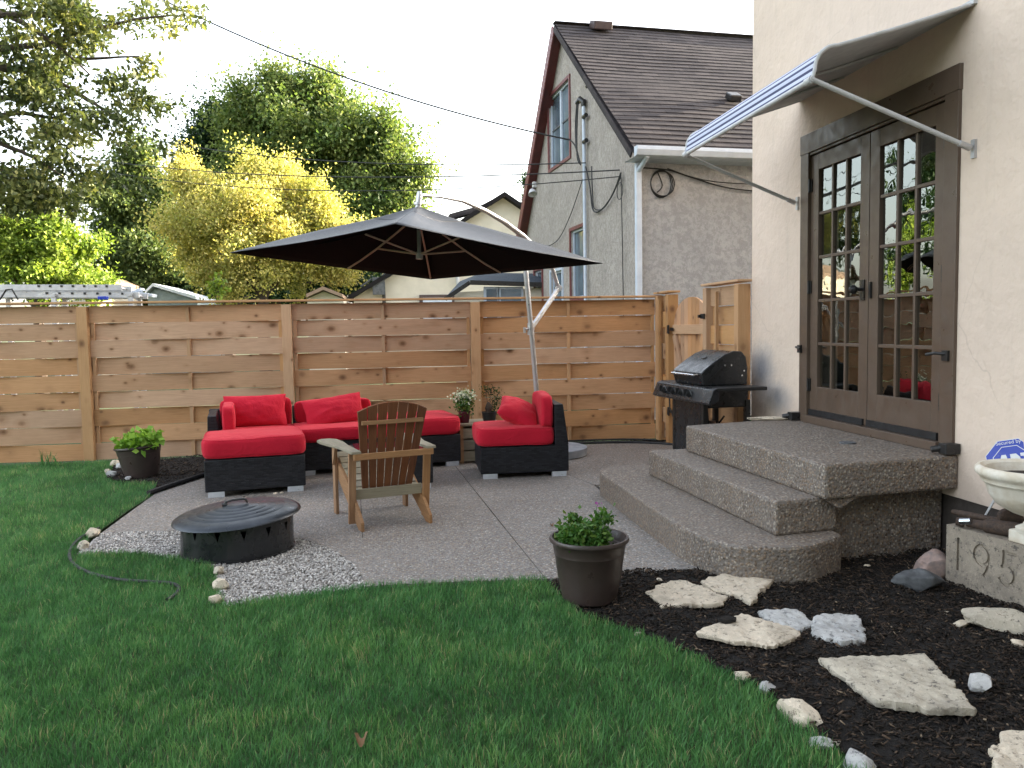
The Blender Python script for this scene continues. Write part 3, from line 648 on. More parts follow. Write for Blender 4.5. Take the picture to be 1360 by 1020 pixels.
dl = leafdoor(mid+.004, D1-.118, 'l'); dr = leafdoor(D0+.118, mid-.004, 'r')
mb = MB(); mb.tube([(WX, mid+.06, 1.57), (WX-.05, mid+.06, 1.57)], .012, 12).lathe([(0, -.03), (.018, -.026), (.03, -.008), (.03, .008), (.018, .024), (0, .03)], 20, m=Matrix.Translation((WX-.07, mid+.06, 1.57))@Matrix.Rotation(PI/2, 4, 'Y')).box((WX-.002, mid+.06, 1.565), (.008, .045, .14)); mb.build('handle', 'black_metal', dl, True)
mb = MB(); mb.box((WX-.006, mid-.035, 1.56), (.012, .022, .11)); mb.build('strike_plate', 'black_metal', dr)
for y, s in ((D0+.055, 1), (D1-.02, -1)):
    mb = MB(); mb.box((WX-.03, y, 1.145), (.015, .05, .06)).tube([(WX-.035, y, 1.155), (WX-.075, y+s*.03, 1.16), (WX-.08, y+s*.1, 1.15)], .009); loc_parent(mb.build('hold_open_hook', 'black_metal'), house)
for y in (D0-.02, D1+.01):
    mb = MB(); mb.box((WX-.05, y, DZ0+.03), (.09, .07, .06)).tube([(WX-.03, y, DZ0+.045), (WX-.13, y+.05, DZ0+.02)], .02); loc_parent(mb.build('door_stop', 'black_metal', None, False, .004), house)

# awning
aw = thing('door_awning', 'blue and white striped awning with grey lining over the french doors', 'awning', (WX, 5.03, 3.05))
Y0, Y1 = 4.10, 5.98
prof = [(WX-.005, 3.07), (2.75, 2.925), (2.48, 2.845)]
for k in range(9):
    a = PI/2*k/8; prof.append((2.40-.13*math.sin(a)+.0, 2.69+.13*math.cos(a)+.0))
prof[3:] = [(2.40-.13*math.sin(PI/2*k/8), 2.692+.13*math.cos(PI/2*k/8)) for k in range(9)]+[(2.262, 2.665), (2.255, 2.64)]
def aw_sheet(mb, off, rev=False):
    L = 0
    for i in range(len(prof)-1):
        a, b = prof[i], prof[i+1]; d = math.hypot(b[0]-a[0], b[1]-a[1]); n = V((-(b[1]-a[1]), 0, b[0]-a[0])).normalized()*(-off)
        q = [V((a[0], Y0, a[1]))+n, V((a[0], Y1, a[1]))+n, V((b[0], Y1, b[1]))+n, V((b[0], Y0, b[1]))+n]
        mb.add(q, [(0, 1, 2, 3)], [[(Y0, L), (Y1, L), (Y1, L+d), (Y0, L+d)]]); L += d
mb = MB(); aw_sheet(mb, .004); loc_parent(mb.build('canvas', 'stripes', None, 'all'), aw)
mb = MB(); aw_sheet(mb, -.004); loc_parent(mb.build('lining', 'awning_lining', None, 'all'), aw)
for y in (Y0, Y1):
    mb = MB(); mb.tube([(x, y, z) for x, z in prof], .011, 8); loc_parent(mb.build('side_rail', 'white_metal', None, True), aw)
    s = -1 if y == Y0 else 1
    mb = MB(); a = V((2.255, y, 2.64)); b = V((WX-.03, y+s*.03, 2.29)); mb.tube([a, b], .0135, 10); loc_parent(mb.build('support_arm', 'white_metal', None, True), aw)
    mb = MB(); mb.tube([b-(b-a).normalized()*.07, b], .018, 10).box((WX-.008, y+s*.03, 2.285), (.016, .03, .10)); loc_parent(mb.build('wall_bracket', 'alu', None, True), aw)
    mb = MB(); mb.tube([(2.255, y-s*.06, 2.64), (2.255, y+s*.0, 2.64)], .021, 12); loc_parent(mb.build('bar_clamp', 'white_metal', None, True), aw)
mb = MB(); mb.tube([(2.255, Y0-.01, 2.64), (2.255, Y1+.01, 2.64)], .0145, 10); loc_parent(mb.build('front_bar', 'white_metal', None, True), aw)
mb = MB(); mb.box((WX-.01, 5.04, 3.075), (.03, 1.93, .025)); loc_parent(mb.build('wall_rail', 'white_metal'), aw)
for y in (4.75, 5.35):
    mb = MB(); mb.tube([(WX-.02, y, 3.055), (2.75, y, 2.905), (2.40, y, 2.81)], .009); loc_parent(mb.build('rafter', 'awning_lining'), aw)

# ------------------------------------------------------------------ steps
steps = thing('concrete_steps', 'exposed aggregate steps curving down from the french doors', 'steps', (2.6, 5, 0))
def rounded(poly, rads, n=10):
    out = []; k = len(poly)
    for i in range(k):
        p = V(poly[i]); a = V(poly[i-1]); b = V(poly[(i+1) % k]); r = rads[i]
        if r == 0: out.append(tuple(p)); continue
        da = (a-p).normalized(); db = (b-p).normalized(); r = min(r, (a-p).length*.49, (b-p).length*.49); q0 = p+da*r; q1 = p+db*r
        for j in range(n+1):
            t = j/n; out.append(tuple(q0*(1-t)**2+p*2*t*(1-t)+q1*t*t))
    return out
def step(poly, z0, z1, nm):
    mb = MB(); P = poly; n = len(P); e = .018
    c = V((sum(p[0] for p in P)/n, sum(p[1] for p in P)/n))
    mb.prism(P, z0, z1); return loc_parent(mb.build(nm, 'agg_step', None, False, .016), steps)
step(rounded([(1.62, 6.30), (1.62, 4.32), (1.72, 3.90), (2.12, 3.84), (2.42, 4.02), (2.42, 4.5), (2.4, 6.48), (1.86, 6.5)], [.3, .3, .22, .12, .05, 0, 0, .25]), -.05, .19, 'bottom_step')
step([(1.955, 5.98), (2.045, 4.06), (2.44, 4.12), (2.44, 5.99)], .19, .383, 'middle_step')
step([(2.215, 5.87), (2.315, 4.035), (WX-.003, 4.14), (WX-.003, 6.12)], .383, .578, 'landing')
# side cheek under the landing with its curved cut
mb = MB(); prf = [(2.43, -.05), (WX-.004, -.05), (WX-.004, .382), (2.43, .382)]; mb.prism([(2.43, 4.20), (WX-.004, 4.27), (WX-.004, 5.9), (2.43, 5.9)], -.05, .382); loc_parent(mb.build('base_wall', 'agg_step', None, False, .01), steps)
mb = MB(); P = [(2.34, .3815), (2.40, .335), (2.435, .325), (2.46, .338), (2.49, .356), (2.53, .37), (2.58, .3815)]
vs = [V((a, 4.06+.1*(a-2.3), b)) for a, b in P]+[V((a, 4.45, b)) for a, b in P]; k = len(P)
mb.add(vs, [tuple(range(k)), tuple(range(k, 2*k))[::-1]]+[(i, k+i, k+(i+1) % k, (i+1) % k) for i in range(k)]); loc_parent(mb.build('curved_haunch', 'agg_step'), steps)
mb = MB(); rock(mb, (2.98, 6.03, .592), (.17, .05, .02), 3, .4, 3, -.2); tag(mb.build('flat_stone', 'limestone', None, True), 'thin flat beige stone chip lying on the landing near the grill', 'stone')
mb = MB(); mb.lathe([(0, 0), (.05, 0), (.05, .008), (.03, .010), (0, .010)], 20, (2.86, 4.72, .578)); tag(mb.build('jar_lid', 'stone_grey', None, True), 'small round grey lid lying flat on the landing', 'lid')

# ------------------------------------------------------------------ wicker furniture
def unit(name, label, loc, rz, w, d, backs=(), grp='wicker sectional seats', bh=.60, base=.31, cush=True, cz=.17):
    t = thing(name, label, 'patio seat', loc, rz, grp)
    mb = MB(); mb.box((w/2, d/2, (base+.045)/2+.0), (w, d, base-.045)); mb.build('base', 'wicker', t, False, .008)
    for x, y in ((.085, .03), (w-.085, .03), (.085, d-.03), (w-.085, d-.03)):
        mb = MB(); mb.box((x, y, .022), (.13, .05, .045)); mb.build('foot', 'foot_silver', t, False, .002)
    for bk in backs:
        mb = MB()
        if bk == 'rear': P = [(d-.14, base-.001), (d+.0, base-.001), (d-.01, bh), (d-.085, bh)]; vs = [V((x, a, b)) for x in (0, w) for a, b in P]
        elif bk == 'left': P = [(0, base-.001), (.13, base-.001), (.085, bh-.001), (.01, bh-.001)]; vs = [V((a, y, b)) for y in (0.05, d-.10) for a, b in P]
        else: P = [(w-.125, base-.001), (w+.002, base-.001), (w-.045, bh), (w-.125, bh)]; vs = [V((a, y, b)) for y in (0, d) for a, b in P]
        fs = [(0, 1, 2, 3), (7, 6, 5, 4)]+[(i, 4+i, 4+(i+1) % 4, (i+1) % 4) for i in range(4)]
        mb.add(vs, fs); mb.build('backrest', 'wicker', t, False, .008)
    x0, x1, y0, y1 = 0, w, 0, d
    if 'rear' in backs: y1 -= .13
    if 'left' in backs: x0 += .13
    if 'right' in backs: x1 -= .125
    o = .012
    mb = MB(); cushion(mb, ((x0+x1)/2-(o if 'right' in backs else 0), (y0+y1)/2-(o if 'rear' in backs else 0), base+cz/2+.002), ((x1-x0)/2+o, (y1-y0)/2+o, cz/2), .12, 9, loc[0]*7); sc_o = mb.build('seat_cushion', 'red', t, 'all'); cx, cy, hx, hy = (x0+x1)/2-(o if 'right' in backs else 0), (y0+y1)/2-(o if 'rear' in backs else 0), (x1-x0)/2+o, (y1-y0)/2+o
    for zz in (-.86, .86):
        mb = MB(); pp = []
        for k in range(65):
            a = 2*PI*k/64; c_, s_ = math.cos(a), math.sin(a); q = (abs(c_)**9+abs(s_)**9)**(-1/9)*.975; X_, Y_ = c_*q, s_*q; P_ = V((X_*hx, Y_*hy, zz*cz/2)); P_ += noise.noise_vector(P_*5+V((loc[0]*7, loc[0]*7, 0)))*.008; pp.append(P_+V((cx, cy, base+cz/2+.002)))
        mb.tube(pp, .0045, 6, False); mb.build('piping', 'red', sc_o, 'all')
    return t, base+cz
SO = V((-1.53, 6.80, 0)); SR = R(10)
def S(u, v): q = V((u, v, 0)); q.rotate(Matrix.Rotation(SR, 3, 'Z')); return tuple(SO+q)
G_ = 'wicker sectional seats'
t, z = unit('wicker_ottoman', 'black wicker ottoman with thick red cushion nearest the fire pit', S(0, 0), SR, .80, .68)
t, z = unit('wicker_corner_seat', 'black wicker corner seat with two red back cushions behind the front ottoman', S(0, .70), SR, .78, .80, ('rear', 'left'), cz=.13)
mb = MB(); cushion(mb, (.44, .80-.175, z+.115), (.33, .06, .14), .08, 9, 4, m=Matrix.Translation((0, 0, 0))); mb.build('back_cushion', 'red', t, 'all')
mb = MB(); cushion(mb, (.19, .26, z+.11), (.055, .27, .135), .05, 7, 9); mb.build('back_cushion', 'red', t, 'all')
o = MB(); pillow(o, (.29, .165, .085), Matrix.Rotation(SR, 4, 'Z')@Matrix.Rotation(R(66), 4, 'X'), 1); o = o.build('lumbar_pillow', 'red', None, 'all'); o.location = V(S(.43, .70+.44))+V((0, 0, z+.15))
tag(o, 'red rectangular pillow leaning in the corner seat', 'pillow', 'red throw pillows')
t, z = unit('wicker_middle_seat', 'black wicker armless sofa seat with red cushion behind the adirondack chair', S(.79, .72), SR, .78, .78, ('rear',), cz=.13)
mb = MB(); cushion(mb, (.39, .78-.17, z+.10), (.37, .055, .115), .08, 9, 14); mb.build('back_cushion', 'red', t, 'all')
o = MB(); pillow(o, (.29, .16, .085), Matrix.Rotation(SR, 4, 'Z')@Matrix.Rotation(R(-8), 4, 'Y')@Matrix.Rotation(R(55), 4, 'X'), 5); o = o.build('lumbar_pillow', 'red', None, 'all'); o.location = V(S(1.17, .72+.40))+V((0, 0, z+.12))
tag(o, 'red rectangular pillow leaning on the middle sofa seat', 'pillow', 'red throw pillows')
t, z = unit('wicker_ottoman', 'black wicker ottoman with red cushion beside the wooden side table', S(1.58, .68), SR, .76, .76, cz=.175)
CH = (.765, 7.085, 0); CRZ = R(-1)
t, z = unit('wicker_armless_chair', 'black wicker armless chair with red cushions standing alone facing left', CH, CRZ, .80, .62, ('right',), bh=.655, base=.285)
mb = MB(); cushion(mb, (.80-.185, .31, z+.13), (.06, .29, .15), .1, 6, 21, m=Matrix.Rotation(0, 4, 'Y')); mb.build('back_cushion', 'red', t, 'all')
o = MB(); pillow(o, (.2, .2, .1), Matrix.Rotation(R(-20), 4, 'Z')@Matrix.Rotation(R(28), 4, 'Y')@Matrix.Rotation(R(14), 4, 'X')@Matrix.Rotation(R(12), 4, 'Z'), 8); o = o.build('throw_pillow', 'red', None, 'all'); o.location = (CH[0]+.40, CH[1]+.28, z+.105)
tag(o, 'square red throw pillow on the armless chair by the parasol', 'pillow', 'red throw pillows')
tb = thing('wicker_coffee_table', 'low black wicker coffee table with glass top behind the adirondack chair', 'table', (-.33, 6.73, 0), R(6))
mb = MB(); mb.box((.33, .33, .18), (.66, .66, .27)); mb.build('base', 'wicker', tb, False, .008)
for x, y in ((.08, .03), (.58, .03), (.08, .63), (.58, .63)):
    mb = MB(); mb.box((x, y, .022), (.12, .05, .045)); mb.build('foot', 'foot_silver', tb)
simple('table_glass', (.02, .02, .024), None, 4, .05); mb = MB(); mb.box((.33, .33, .323), (.60, .60, .012)); mb.build('glass_top', 'table_glass', tb, False, .003)
# side table (wooden crate) and two plants
stb = thing('wooden_side_table', 'pale wooden crate side table carrying two potted plants', 'side table', (.85, 8.2, 0), R(4))
mb = MB()
for k in range(4): mb.box((0, -.165+k*.11, .385), (.44, .104, .02))
mb.build('tabletop', 'grey_wood', stb, False, .002)
for x in (-.19, .19):
    for y in (-.19, .19):
        mb = MB(); mb.box((x, y, .187), (.035, .035, .374)); mb.build('leg', 'cedar_post', stb)
mb = MB()
for k in range(3):
    for y in (-.195, .195): mb.box((0, y, .07+k*.115), (.36, .016, .10))
    for x in (-.2, .2): mb.box((x, 0, .07+k*.115), (.016, .36, .10))
mb.build('side_boards', 'grey_wood', stb)
pt = thing('daisy_pot', 'small maroon pot with white flowering plant on the side table', 'potted plant', (.72, 8.12, .396))
mb = MB(); mb.lathe([(.045, 0), (.058, .10), (.062, .105), (.062, .115), (.055, .115), (.05, .09), (0, .09)], 24); mb.build('pot', 'pot_maroon', pt, True)
c = RNG.normal(size=(900, 3))*[.045, .045, .05]+[0, 0, .2]; leaves('foliage', 'leaf_pot', c, .028, RNG.random(900), pt)
c = RNG.normal(size=(420, 3))*[.055, .055, .03]+[0, 0, .265]; tag(leaves('flowers', 'flower_white', c, .02, RNG.random(420), pt, 0, 1), kind='stuff')
pt = thing('bonsai_pot', 'small black pot with a grey ornament and thin sprawling plant', 'potted plant', (.975, 8.14, .396))
mb = MB(); mb.lathe([(.06, 0), (.075, .09), (.08, .1), (.073, .1), (.068, .075), (0, .075)], 24); mb.build('pot', 'black_plastic', pt, True)
mb = MB(); rock(mb, (-.01, -.02, .14), (.035, .03, .07), 4, .3); mb.build('ornament', 'bark', pt, True)
mb = MB()
for a, b, c_ in ((.03, .0, .33), (.11, .02, .29), (-.03, .03, .34), (.14, 0, .25), (.06, .03, .22)): mb.tube([(.01, 0, .08), (a*.3, b, .17), (a, b, c_)], .003, 5)
mb.build('stem', 'bark', pt)
c = np.vstack([RNG.normal(size=(70, 3))*[.028, .028, .03]+[a, b, q] for a, b, q in ((.03, 0, .31), (.1, .02, .27), (-.03, .03, .32), (.06, .02, .2), (.06, 0, .14))]); leaves('foliage', 'leaf_dark', c, .022, RNG.random(len(c)), pt)

# ------------------------------------------------------------------ adirondack chair
ad = thing('adirondack_chair', 'weathered wooden adirondack chair seen from behind facing the sofa', 'chair', (-.005, 5.535, 0), R(17)); ad.scale = (.92, 1, 1.02)
for s in (-1, 1):
    x = s*.262
    mb = MB(); P = [(-.06, 0), (.02, 0), (.66, .30), (.70, .34), (.70, .395), (.64, .40), (.35, .30), (.05, .14), (-.06, .06)]
    vs = [V((x-.012, a, b)) for a, b in P]+[V((x+.012, a, b)) for a, b in P]; k = len(P)
    fs = [tuple(range(k))[::-1], tuple(range(k, 2*k))]+[(i, (i+1) % k, k+(i+1) % k, k+i) for i in range(k)]
    mb.add(vs, fs, [[(vs[q].y+s, vs[q].z) for q in f] for f in fs]); mb.build('skid', 'teak_worn', ad, False, .003)
    mb = MB(); mb.box((s*.289, .585, .255), (.025, .075, .51)); mb.build('front_leg', 'teak_worn', ad, False, .003)
    mb = MB(); mb.beam((s*.288, .13, .02), (s*.292, .06, .51), .028, .055, (1, 0, 0)); mb.build('rear_leg', 'teak_worn', ad, False, .003)
    mb = MB(); P = [(.25, -.04), (.25, .30), (.235, .50), (.245, .66), (.29, .73), (.36, .735), (.405, .68), (.405, .58), (.375, .42), (.34, .25), (.325, -.04)]
    P = [(s*a, b) for a, b in P]; mb.prism(P, .512, .532, None); mb.build('armrest', 'grey_wood', ad, False, .005)
    mb = MB(); P = [(.55, .51), (.45, .51), (.545, .36)]; vs = [V((s*.31-.01, a, b)) for a, b in P]+[V((s*.31+.01, a, b)) for a, b in P]; mb.add(vs, [(2, 1, 0), (3, 4, 5)]+[(i, (i+1) % 3, 3+(i+1) % 3, 3+i) for i in range(3)], [[(0, 0)]*3]*2+[[(0, 0)]*4]*3); mb.build('arm_bracket', 'teak_worn', ad)
for k in range(7):
    t_ = k/6; a = V((0, .17+.49*t_, .215+.185*t_+.0)); mb = MB(); mb.box((0, 0, 0), (.50, .076, .018), Matrix.Translation(a+V((0, 0, .012)))@Matrix.Rotation(math.atan2(.185, .49), 4, 'X')); mb.build('seat_slat', 'grey_wood', ad, False, .003)
# back: fan of slats in a plane leaning backwards
B0 = V((0, .17, .215)); bdir = V((0, -.33, 1)).normalized(); bn = V((0, -1, -.33)).normalized()
def bp(u, v, d=0): return B0+V((1, 0, 0))*u+bdir*v+bn*d
topv = lambda u: .665-.95*max(0, abs(u))**2.1
for k in range(7):
    kk = k-3; bw0 = .048; bw1 = .069; c0 = kk*(bw0+.008); c1 = kk*(bw1+.010); VT = .67
    def cu(v): return c0+(c1-c0)*v/VT, (bw0+(bw1-bw0)*v/VT)/2
    P = []; v_end = topv(c1)
    for v in (0, .3, .56): c_, w = cu(v); P.append((c_-w, v))
    for j in range(5):
        c_, w = cu(.6); q = -w+2*w*j/4; u = c1+(c1 and 0)+q*1.0; P.append((cu(topv(u))[0]+q*(bw1/bw0)*.0+q*1.06, topv(u)))
    for v in (.56, .3, 0): c_, w = cu(v); P.append((c_+w, v))
    n_ = len(P); vs = [bp(u, v, .008) for u, v in P]+[bp(u, v, -.008) for u, v in P]
    fs = [tuple(range(n_)), tuple(range(n_, 2*n_))[::-1]]+[(i, n_+i, n_+(i+1) % n_, (i+1) % n_) for i in range(n_)]
    o_ = random.random()*9; mb = MB(); mb.add(vs, fs, [[(P[q % n_][1]+o_, P[q % n_][0]+o_) for q in f] for f in fs]); mb.build('back_slat', 'teak', ad, False, .002)
mb = MB(); mb.beam(bp(-.235, .53, .020), bp(.235, .53, .020), .022, .028); mb.build('back_rail', 'teak_worn', ad, False, .003)
mb = MB(); mb.beam((-.305, -.028, .492), (.305, -.028, .492), .024, .042); mb.build('arm_rail', 'teak_worn', ad, False, .003)
mb = MB(); mb.beam((-.262, .125, .215), (.262, .125, .215), .022, .07); mb.build('seat_rail', 'grey_wood', ad, False, .003)

# ------------------------------------------------------------------ fire pit
fp = thing('fire_pit', 'round black steel fire pit with domed lid on gravel', 'fire pit', (-.975, 5.16, 0), 0)
mb = MB(); n = 56; DH = .205
for k in range(n):  # wall with a row of triangular openings near the rim
    a0, a1 = 2*PI*k/n, 2*PI*(k+1)/n; q = lambda a, z, r=.335: V((r*math.cos(a), r*math.sin(a), z))
    if k % 4 == 0:
        am = (a0+a1)/2; mb.add([q(a0, 0), q(a1, 0), q(a1, DH-.02), q(am, DH-.08), q(a0, DH-.02)], [(0, 1, 3), (0, 3, 4), (1, 2, 3)]); mb.add([q(a0, DH-.02), q(a1, DH-.02), q(a1, DH), q(a0, DH)], [(0, 1, 2, 3)])
    else: mb.add([q(a0, 0), q(a1, 0), q(a1, DH), q(a0, DH)], [(0, 1, 2, 3)])
o = mb.build('drum', 'grill_black', fp); md = o.modifiers.new('s', 'SOLIDIFY'); md.thickness = .006
mb = MB(); mb.lathe([(.32, .0), (.342, .0), (.342, .012), (.32, .012)], 56); mb.build('base_ring', 'grill_black', fp, True)
pf = [(.0, .072), (.05, .072)]
for k in range(5):
    r = .09+k*.055; z = .068-(k+1)*.008; pf += [(r-.006, z+.007), (r, z+.002), (r+.006, z)]
pf += [(.36, .026), (.395, .012), (.412, .0), (.416, -.010), (.410, -.012), (.39, .004), (.3, .015), (0, .02)]
mt = Matrix.Translation((0, 0, .222))@Matrix.Rotation(R(-3.2), 4, 'Y')@Matrix.Rotation(R(1.5), 4, 'X')@Matrix.Diagonal((.925, .925, .85, 1))
mb = MB(); mb.lathe(pf, 72, m=mt); lid = mb.build('lid', 'lid_metal', fp, True)
mb = MB(); mb.tube([mt@V(p) for p in ((-.075, 0, .075), (-.065, 0, .095), (-.02, 0, .104), (.05, 0, .104), (.065, 0, .095), (.075, 0, .075))], .007).tube([mt@V((-.09, 0, .075)), mt@V((-.06, 0, .075))], .012); mb.build('handle', 'black_metal', lid, True)

# ------------------------------------------------------------------ cantilever parasol
um = thing('cantilever_parasol', 'black square cantilever parasol on a curved aluminium pole', 'parasol', (1.6, 8.3, 0))
pb = V((1.60, 8.32, .0)); ptop = at(694, 314, 8.2)
hubT = at(560, 263, 7.05); 
mb = MB()
for k in range(4):
    a0 = PI/2*k+.25; P = [(.0+.02*math.cos(a0+PI/4), .02*math.sin(a0+PI/4))]+[(.43*math.cos(a0+.02+(PI/2-.04)*j/12), .43*math.sin(a0+.02+(PI/2-.04)*j/12)) for j in range(13)]
    mb.prism([(pb.x+x, pb.y+y) for x, y in P], .005, .085)
simple('base_concrete', (.33, .36, .40), (.22, .24, .27), 9, .6); loc_parent(mb.build('base_weight', 'base_concrete', None, False, .008), um)
mb = MB(); dirp = (ptop-pb); mb.tube([pb+V((-.05, 0, .02)), pb+dirp*.5+V((-.02, 0, 0)), ptop], .026, 14); mb.tube([pb+V((-.05, 0, 0)), pb+V((-.05, 0, .14))], .05, 14); loc_parent(mb.build('pole', 'alu', None, True), um)
arm = [at(560, 259, 7.05), at(585, 261, 7.25), at(615, 267, 7.5), at(645, 280, 7.75), at(670, 295, 7.98), at(694, 313, 8.18), at(716, 333, 8.38), at(733, 354, 8.53), at(742, 383, 8.62)]
mb = MB(); mb.tube(arm, [.014, .016, .018, .022, .026, .028, .026, .023, .02], 12); loc_parent(mb.build('arm', 'alu', None, True), um)
lo = at(705, 437, 8.24)
mb = MB(); mb.beam(arm[-1], lo, .03, .045).tube([arm[-1]-V((.0, .03, 0)), arm[-1]+V((0, .03, 0))], .035, 14); loc_parent(mb.build('brace', 'alu', None, False, .004), um)
mb = MB(); mb.tube([lo-V((0, .0, .06)), lo+V((0, 0, .06))], .036, 14).tube([lo, lo-V((.07, .03, 0))], .012, 8).tube([lo-V((.07, .03, -.02)), lo-V((.07, .03, .04))], .014, 8); loc_parent(mb.build('crank', 'alu', None, True), um)
cor = [V((-1.34, 7.235, 2.027)), V((.051, 5.45, 2.044)), V((1.833, 6.836, 1.889)), V((.442, 8.621, 1.872))]
apex = V((.262, 7.055, 2.365))
cc = sum(cor, V())/4; up = (apex-cc).normalized()
def canopy_pt(i, t, s):  # side i, t along rim, s from centre(0) to rim(1)
    a, b = cor[i], cor[(i+1) % 4]; rim = a.lerp(b, t); rim = rim+(cc-rim)*.03*math.sin(PI*t)+up*.012*math.sin(PI*t)
    return apex.lerp(rim, s)-up*(.06*math.sin(PI*t)*math.sin(PI*min(s, 1)*.9))+up*.02*math.sin(PI*s)
def canopy(mb, s0, s1, lift=0, sc_=1.0):
    for i in range(4):
        nu, nv = 16, 12
        mb.grid(lambda u, v: canopy_pt(i, u, s0+(s1-s0)*v)+up*lift*(1-v), nu, nv)
mb = MB(); canopy(mb, .0, 1.0); o = loc_parent(mb.build('canopy', 'canvas_shaded', None, True), um); o.data.materials.append(M['canvas_black']); md = o.modifiers.new('s', 'SOLIDIFY'); md.thickness = .004; md.material_offset = UNDER
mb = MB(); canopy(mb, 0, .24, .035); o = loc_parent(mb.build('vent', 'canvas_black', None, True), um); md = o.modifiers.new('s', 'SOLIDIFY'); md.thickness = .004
hubB = at(557, 341, 7.02)
mb = MB(); mb.tube([hubB, apex+up*.12], .017, 12).tube([hubB-up*.02, hubB+up*.04], .03, 12); loc_parent(mb.build('hub_tube', 'alu', None, True), um)
mb = MB(); tp = at(557, 259, 7.05); mb.tube([apex+up*.02, tp, tp+up*.03], [.026, .026, .018], 12).tube([apex+up*.05, apex+up*.07], .036, 12); loc_parent(mb.build('hub_cap', 'alu', None, True), um)
for i in range(4):
    for t in ((0, .5) if i == 3 else (.5,)):
        mb = MB(); mb.tube([canopy_pt(i, t, s)-up*.030 for s in (.03, .25, .5, .75, .93)], .009, 8); loc_parent(mb.build('rib', 'rib_metal' if i > 1 else 'canvas_shaded', None, True), um)
        if t == 0: continue
        mb = MB(); mb.tube([hubB+up*.02, canopy_pt(i, t, .5)-up*.04], .008, 8); loc_parent(mb.build('strut', 'rib_metal', None, True), um)

# ------------------------------------------------------------------ grill
gr = thing('gas_grill', 'black gas barbecue grill with closed lid beside the steps', 'grill', (2.60, 6.18, 0), R(96))
# local x runs along the front (near shelf -> far shelf), local -y is ... front faces +y (towards the patio)
def gb(mb, x0, x1, y0, y1, z0, z1): return mb.box(((x0+x1)/2, (y0+y1)/2, (z0+z1)/2), (x1-x0, y1-y0, z1-z0))
W_ = 1.10; ZS = .83
mb = MB(); gb(mb, 0, .26, -.46, 0, ZS-.03, ZS); mb.build('side_shelf', 'black_plastic', gr, False, .006)
mb = MB(); gb(mb, .82, W_, -.46, 0, ZS-.03, ZS); mb.build('side_shelf', 'black_plastic', gr, False, .006)
mb = MB(); gb(mb, .26, .82, -.44, -.02, .64, ZS-.005); mb.build('firebox', 'grill_black', gr, False, .01)
mb = MB(); P = [(0, ZS), (.03, ZS-.012), (.075, .705), (.06, .69), (-.02, .72), (-.02, ZS)]; vs = [V((x, a, b)) for x in (.0, W_-.02) for a, b in P]; k = len(P)
mb.add(vs, [tuple(range(k))[::-1], tuple(range(k, 2*k))]+[(i, (i+1) % k, k+(i+1) % k, k+i) for i in range(k)]); mb.build('control_panel', 'grill_black', gr, False, .006)
pn = V((0, .94, .34)).normalized()
for i, x in enumerate((.38, .53, .68, .86)):
    c = V((x, .058, .765)); mb = MB(); mb.tube([c, c+pn*.03], [.032, .026], 16).box(c+pn*.038, (.012, .03, .05)); mb.build('knob', 'black_plastic', gr, True)
    mb = MB(); mb.box((0, 0, 0), (.085, .003, .06), Matrix.Translation(V((x-.01, .056, .762)))@Matrix.Rotation(R(-20), 4, 'X')); mb.build('label_plate', 'stone_grey', gr)
mb = MB(); P = [(-.03, ZS), (-.015, .865), (-.0, .935), (-.03, .965), (-.12, 1.03), (-.22, 1.09), (-.31, 1.12), (-.38, 1.115), (-.42, 1.07), (-.435, .98), (-.435, ZS)]
vs = [V((x, a, b)) for x in (.27, .81) for a, b in P]; k = len(P)
mb.add(vs, [tuple(range(k))[::-1], tuple(range(k, 2*k))]+[(i, (i+1) % k, k+(i+1) % k, k+i) for i in range(k)]); lid = mb.build('lid', 'grill_black', gr, True, .008)
mb = MB(); mb.tube([(.33, .005, .925), (.33, .035, .92), (.75, .035, .92), (.75, .005, .925)], .011, 10); mb.build('handle', 'chrome', lid, True)
mb = MB(); mb.box((0, 0, 0), (.06, .03, .006), Matrix.Translation((.52, -.16, 1.063))@Matrix.Rotation(R(-31), 4, 'X')); mb.build('badge', 'stone_grey', lid)
mb = MB(); mb.beam((.266, -.06, .86), (.266, -.2, .99), .012, .006, (1, 0, 0)); mb.build('lid_strap', 'black_metal', lid)
for a, b in ((-.22, 1.0), (-.28, 1.0), (-.40, .95), (-.38, .91)):
    mb = MB(); mb.tube([(.272, a, b), (.262, a, b)], .008, 10); mb.build('bolt', 'chrome', lid)
mb = MB(); gb(mb, .30, .78, -.035, -.01, .10, .70); mb.build('front_door', 'grill_black', gr, False, .004)
for x in (.27, .81):
    for y in (-.03, -.43):
        mb = MB(); gb(mb, x-.022, x+.022, y-.022, y+.022, .05, .70); mb.build('leg', 'black_metal', gr, False, .003)
mb = MB(); gb(mb, .25, .83, -.45, -.02, .07, .10); mb.build('bottom_shelf', 'black_metal', gr, False, .003)
for x in (.27, .81):
    for y in (-.05, -.40):
        mb = MB(); mb.tube([(x-.02, y, .035), (x+.02, y, .035)], .035, 16); mb.build('wheel', 'rubber', gr, True)
mb = MB(); mb.tube([(.42, -.30, .55), (.40, -.2, .45), (.33, -.1, .5), (.32, -.08, .64)], .008, 8).tube([(.88, .0, .72), (.87, .0, .6), (.83, -.02, .5)], .007, 6); mb.build('gas_hose', 'rubber', gr, True)
tk = MB(); tk.lathe([(.0, .11), (.09, .11), (.14, .14), (.15, .2), (.15, .36), (.13, .42), (.07, .45), (.03, .46), (.03, .5), (0, .5)], 32, (.52, -.24, 0)); simple('tank_paint', (.30, .19, .15), None, 4, .4); tk = tk.build('gas_cylinder', 'tank_paint', gr, True)

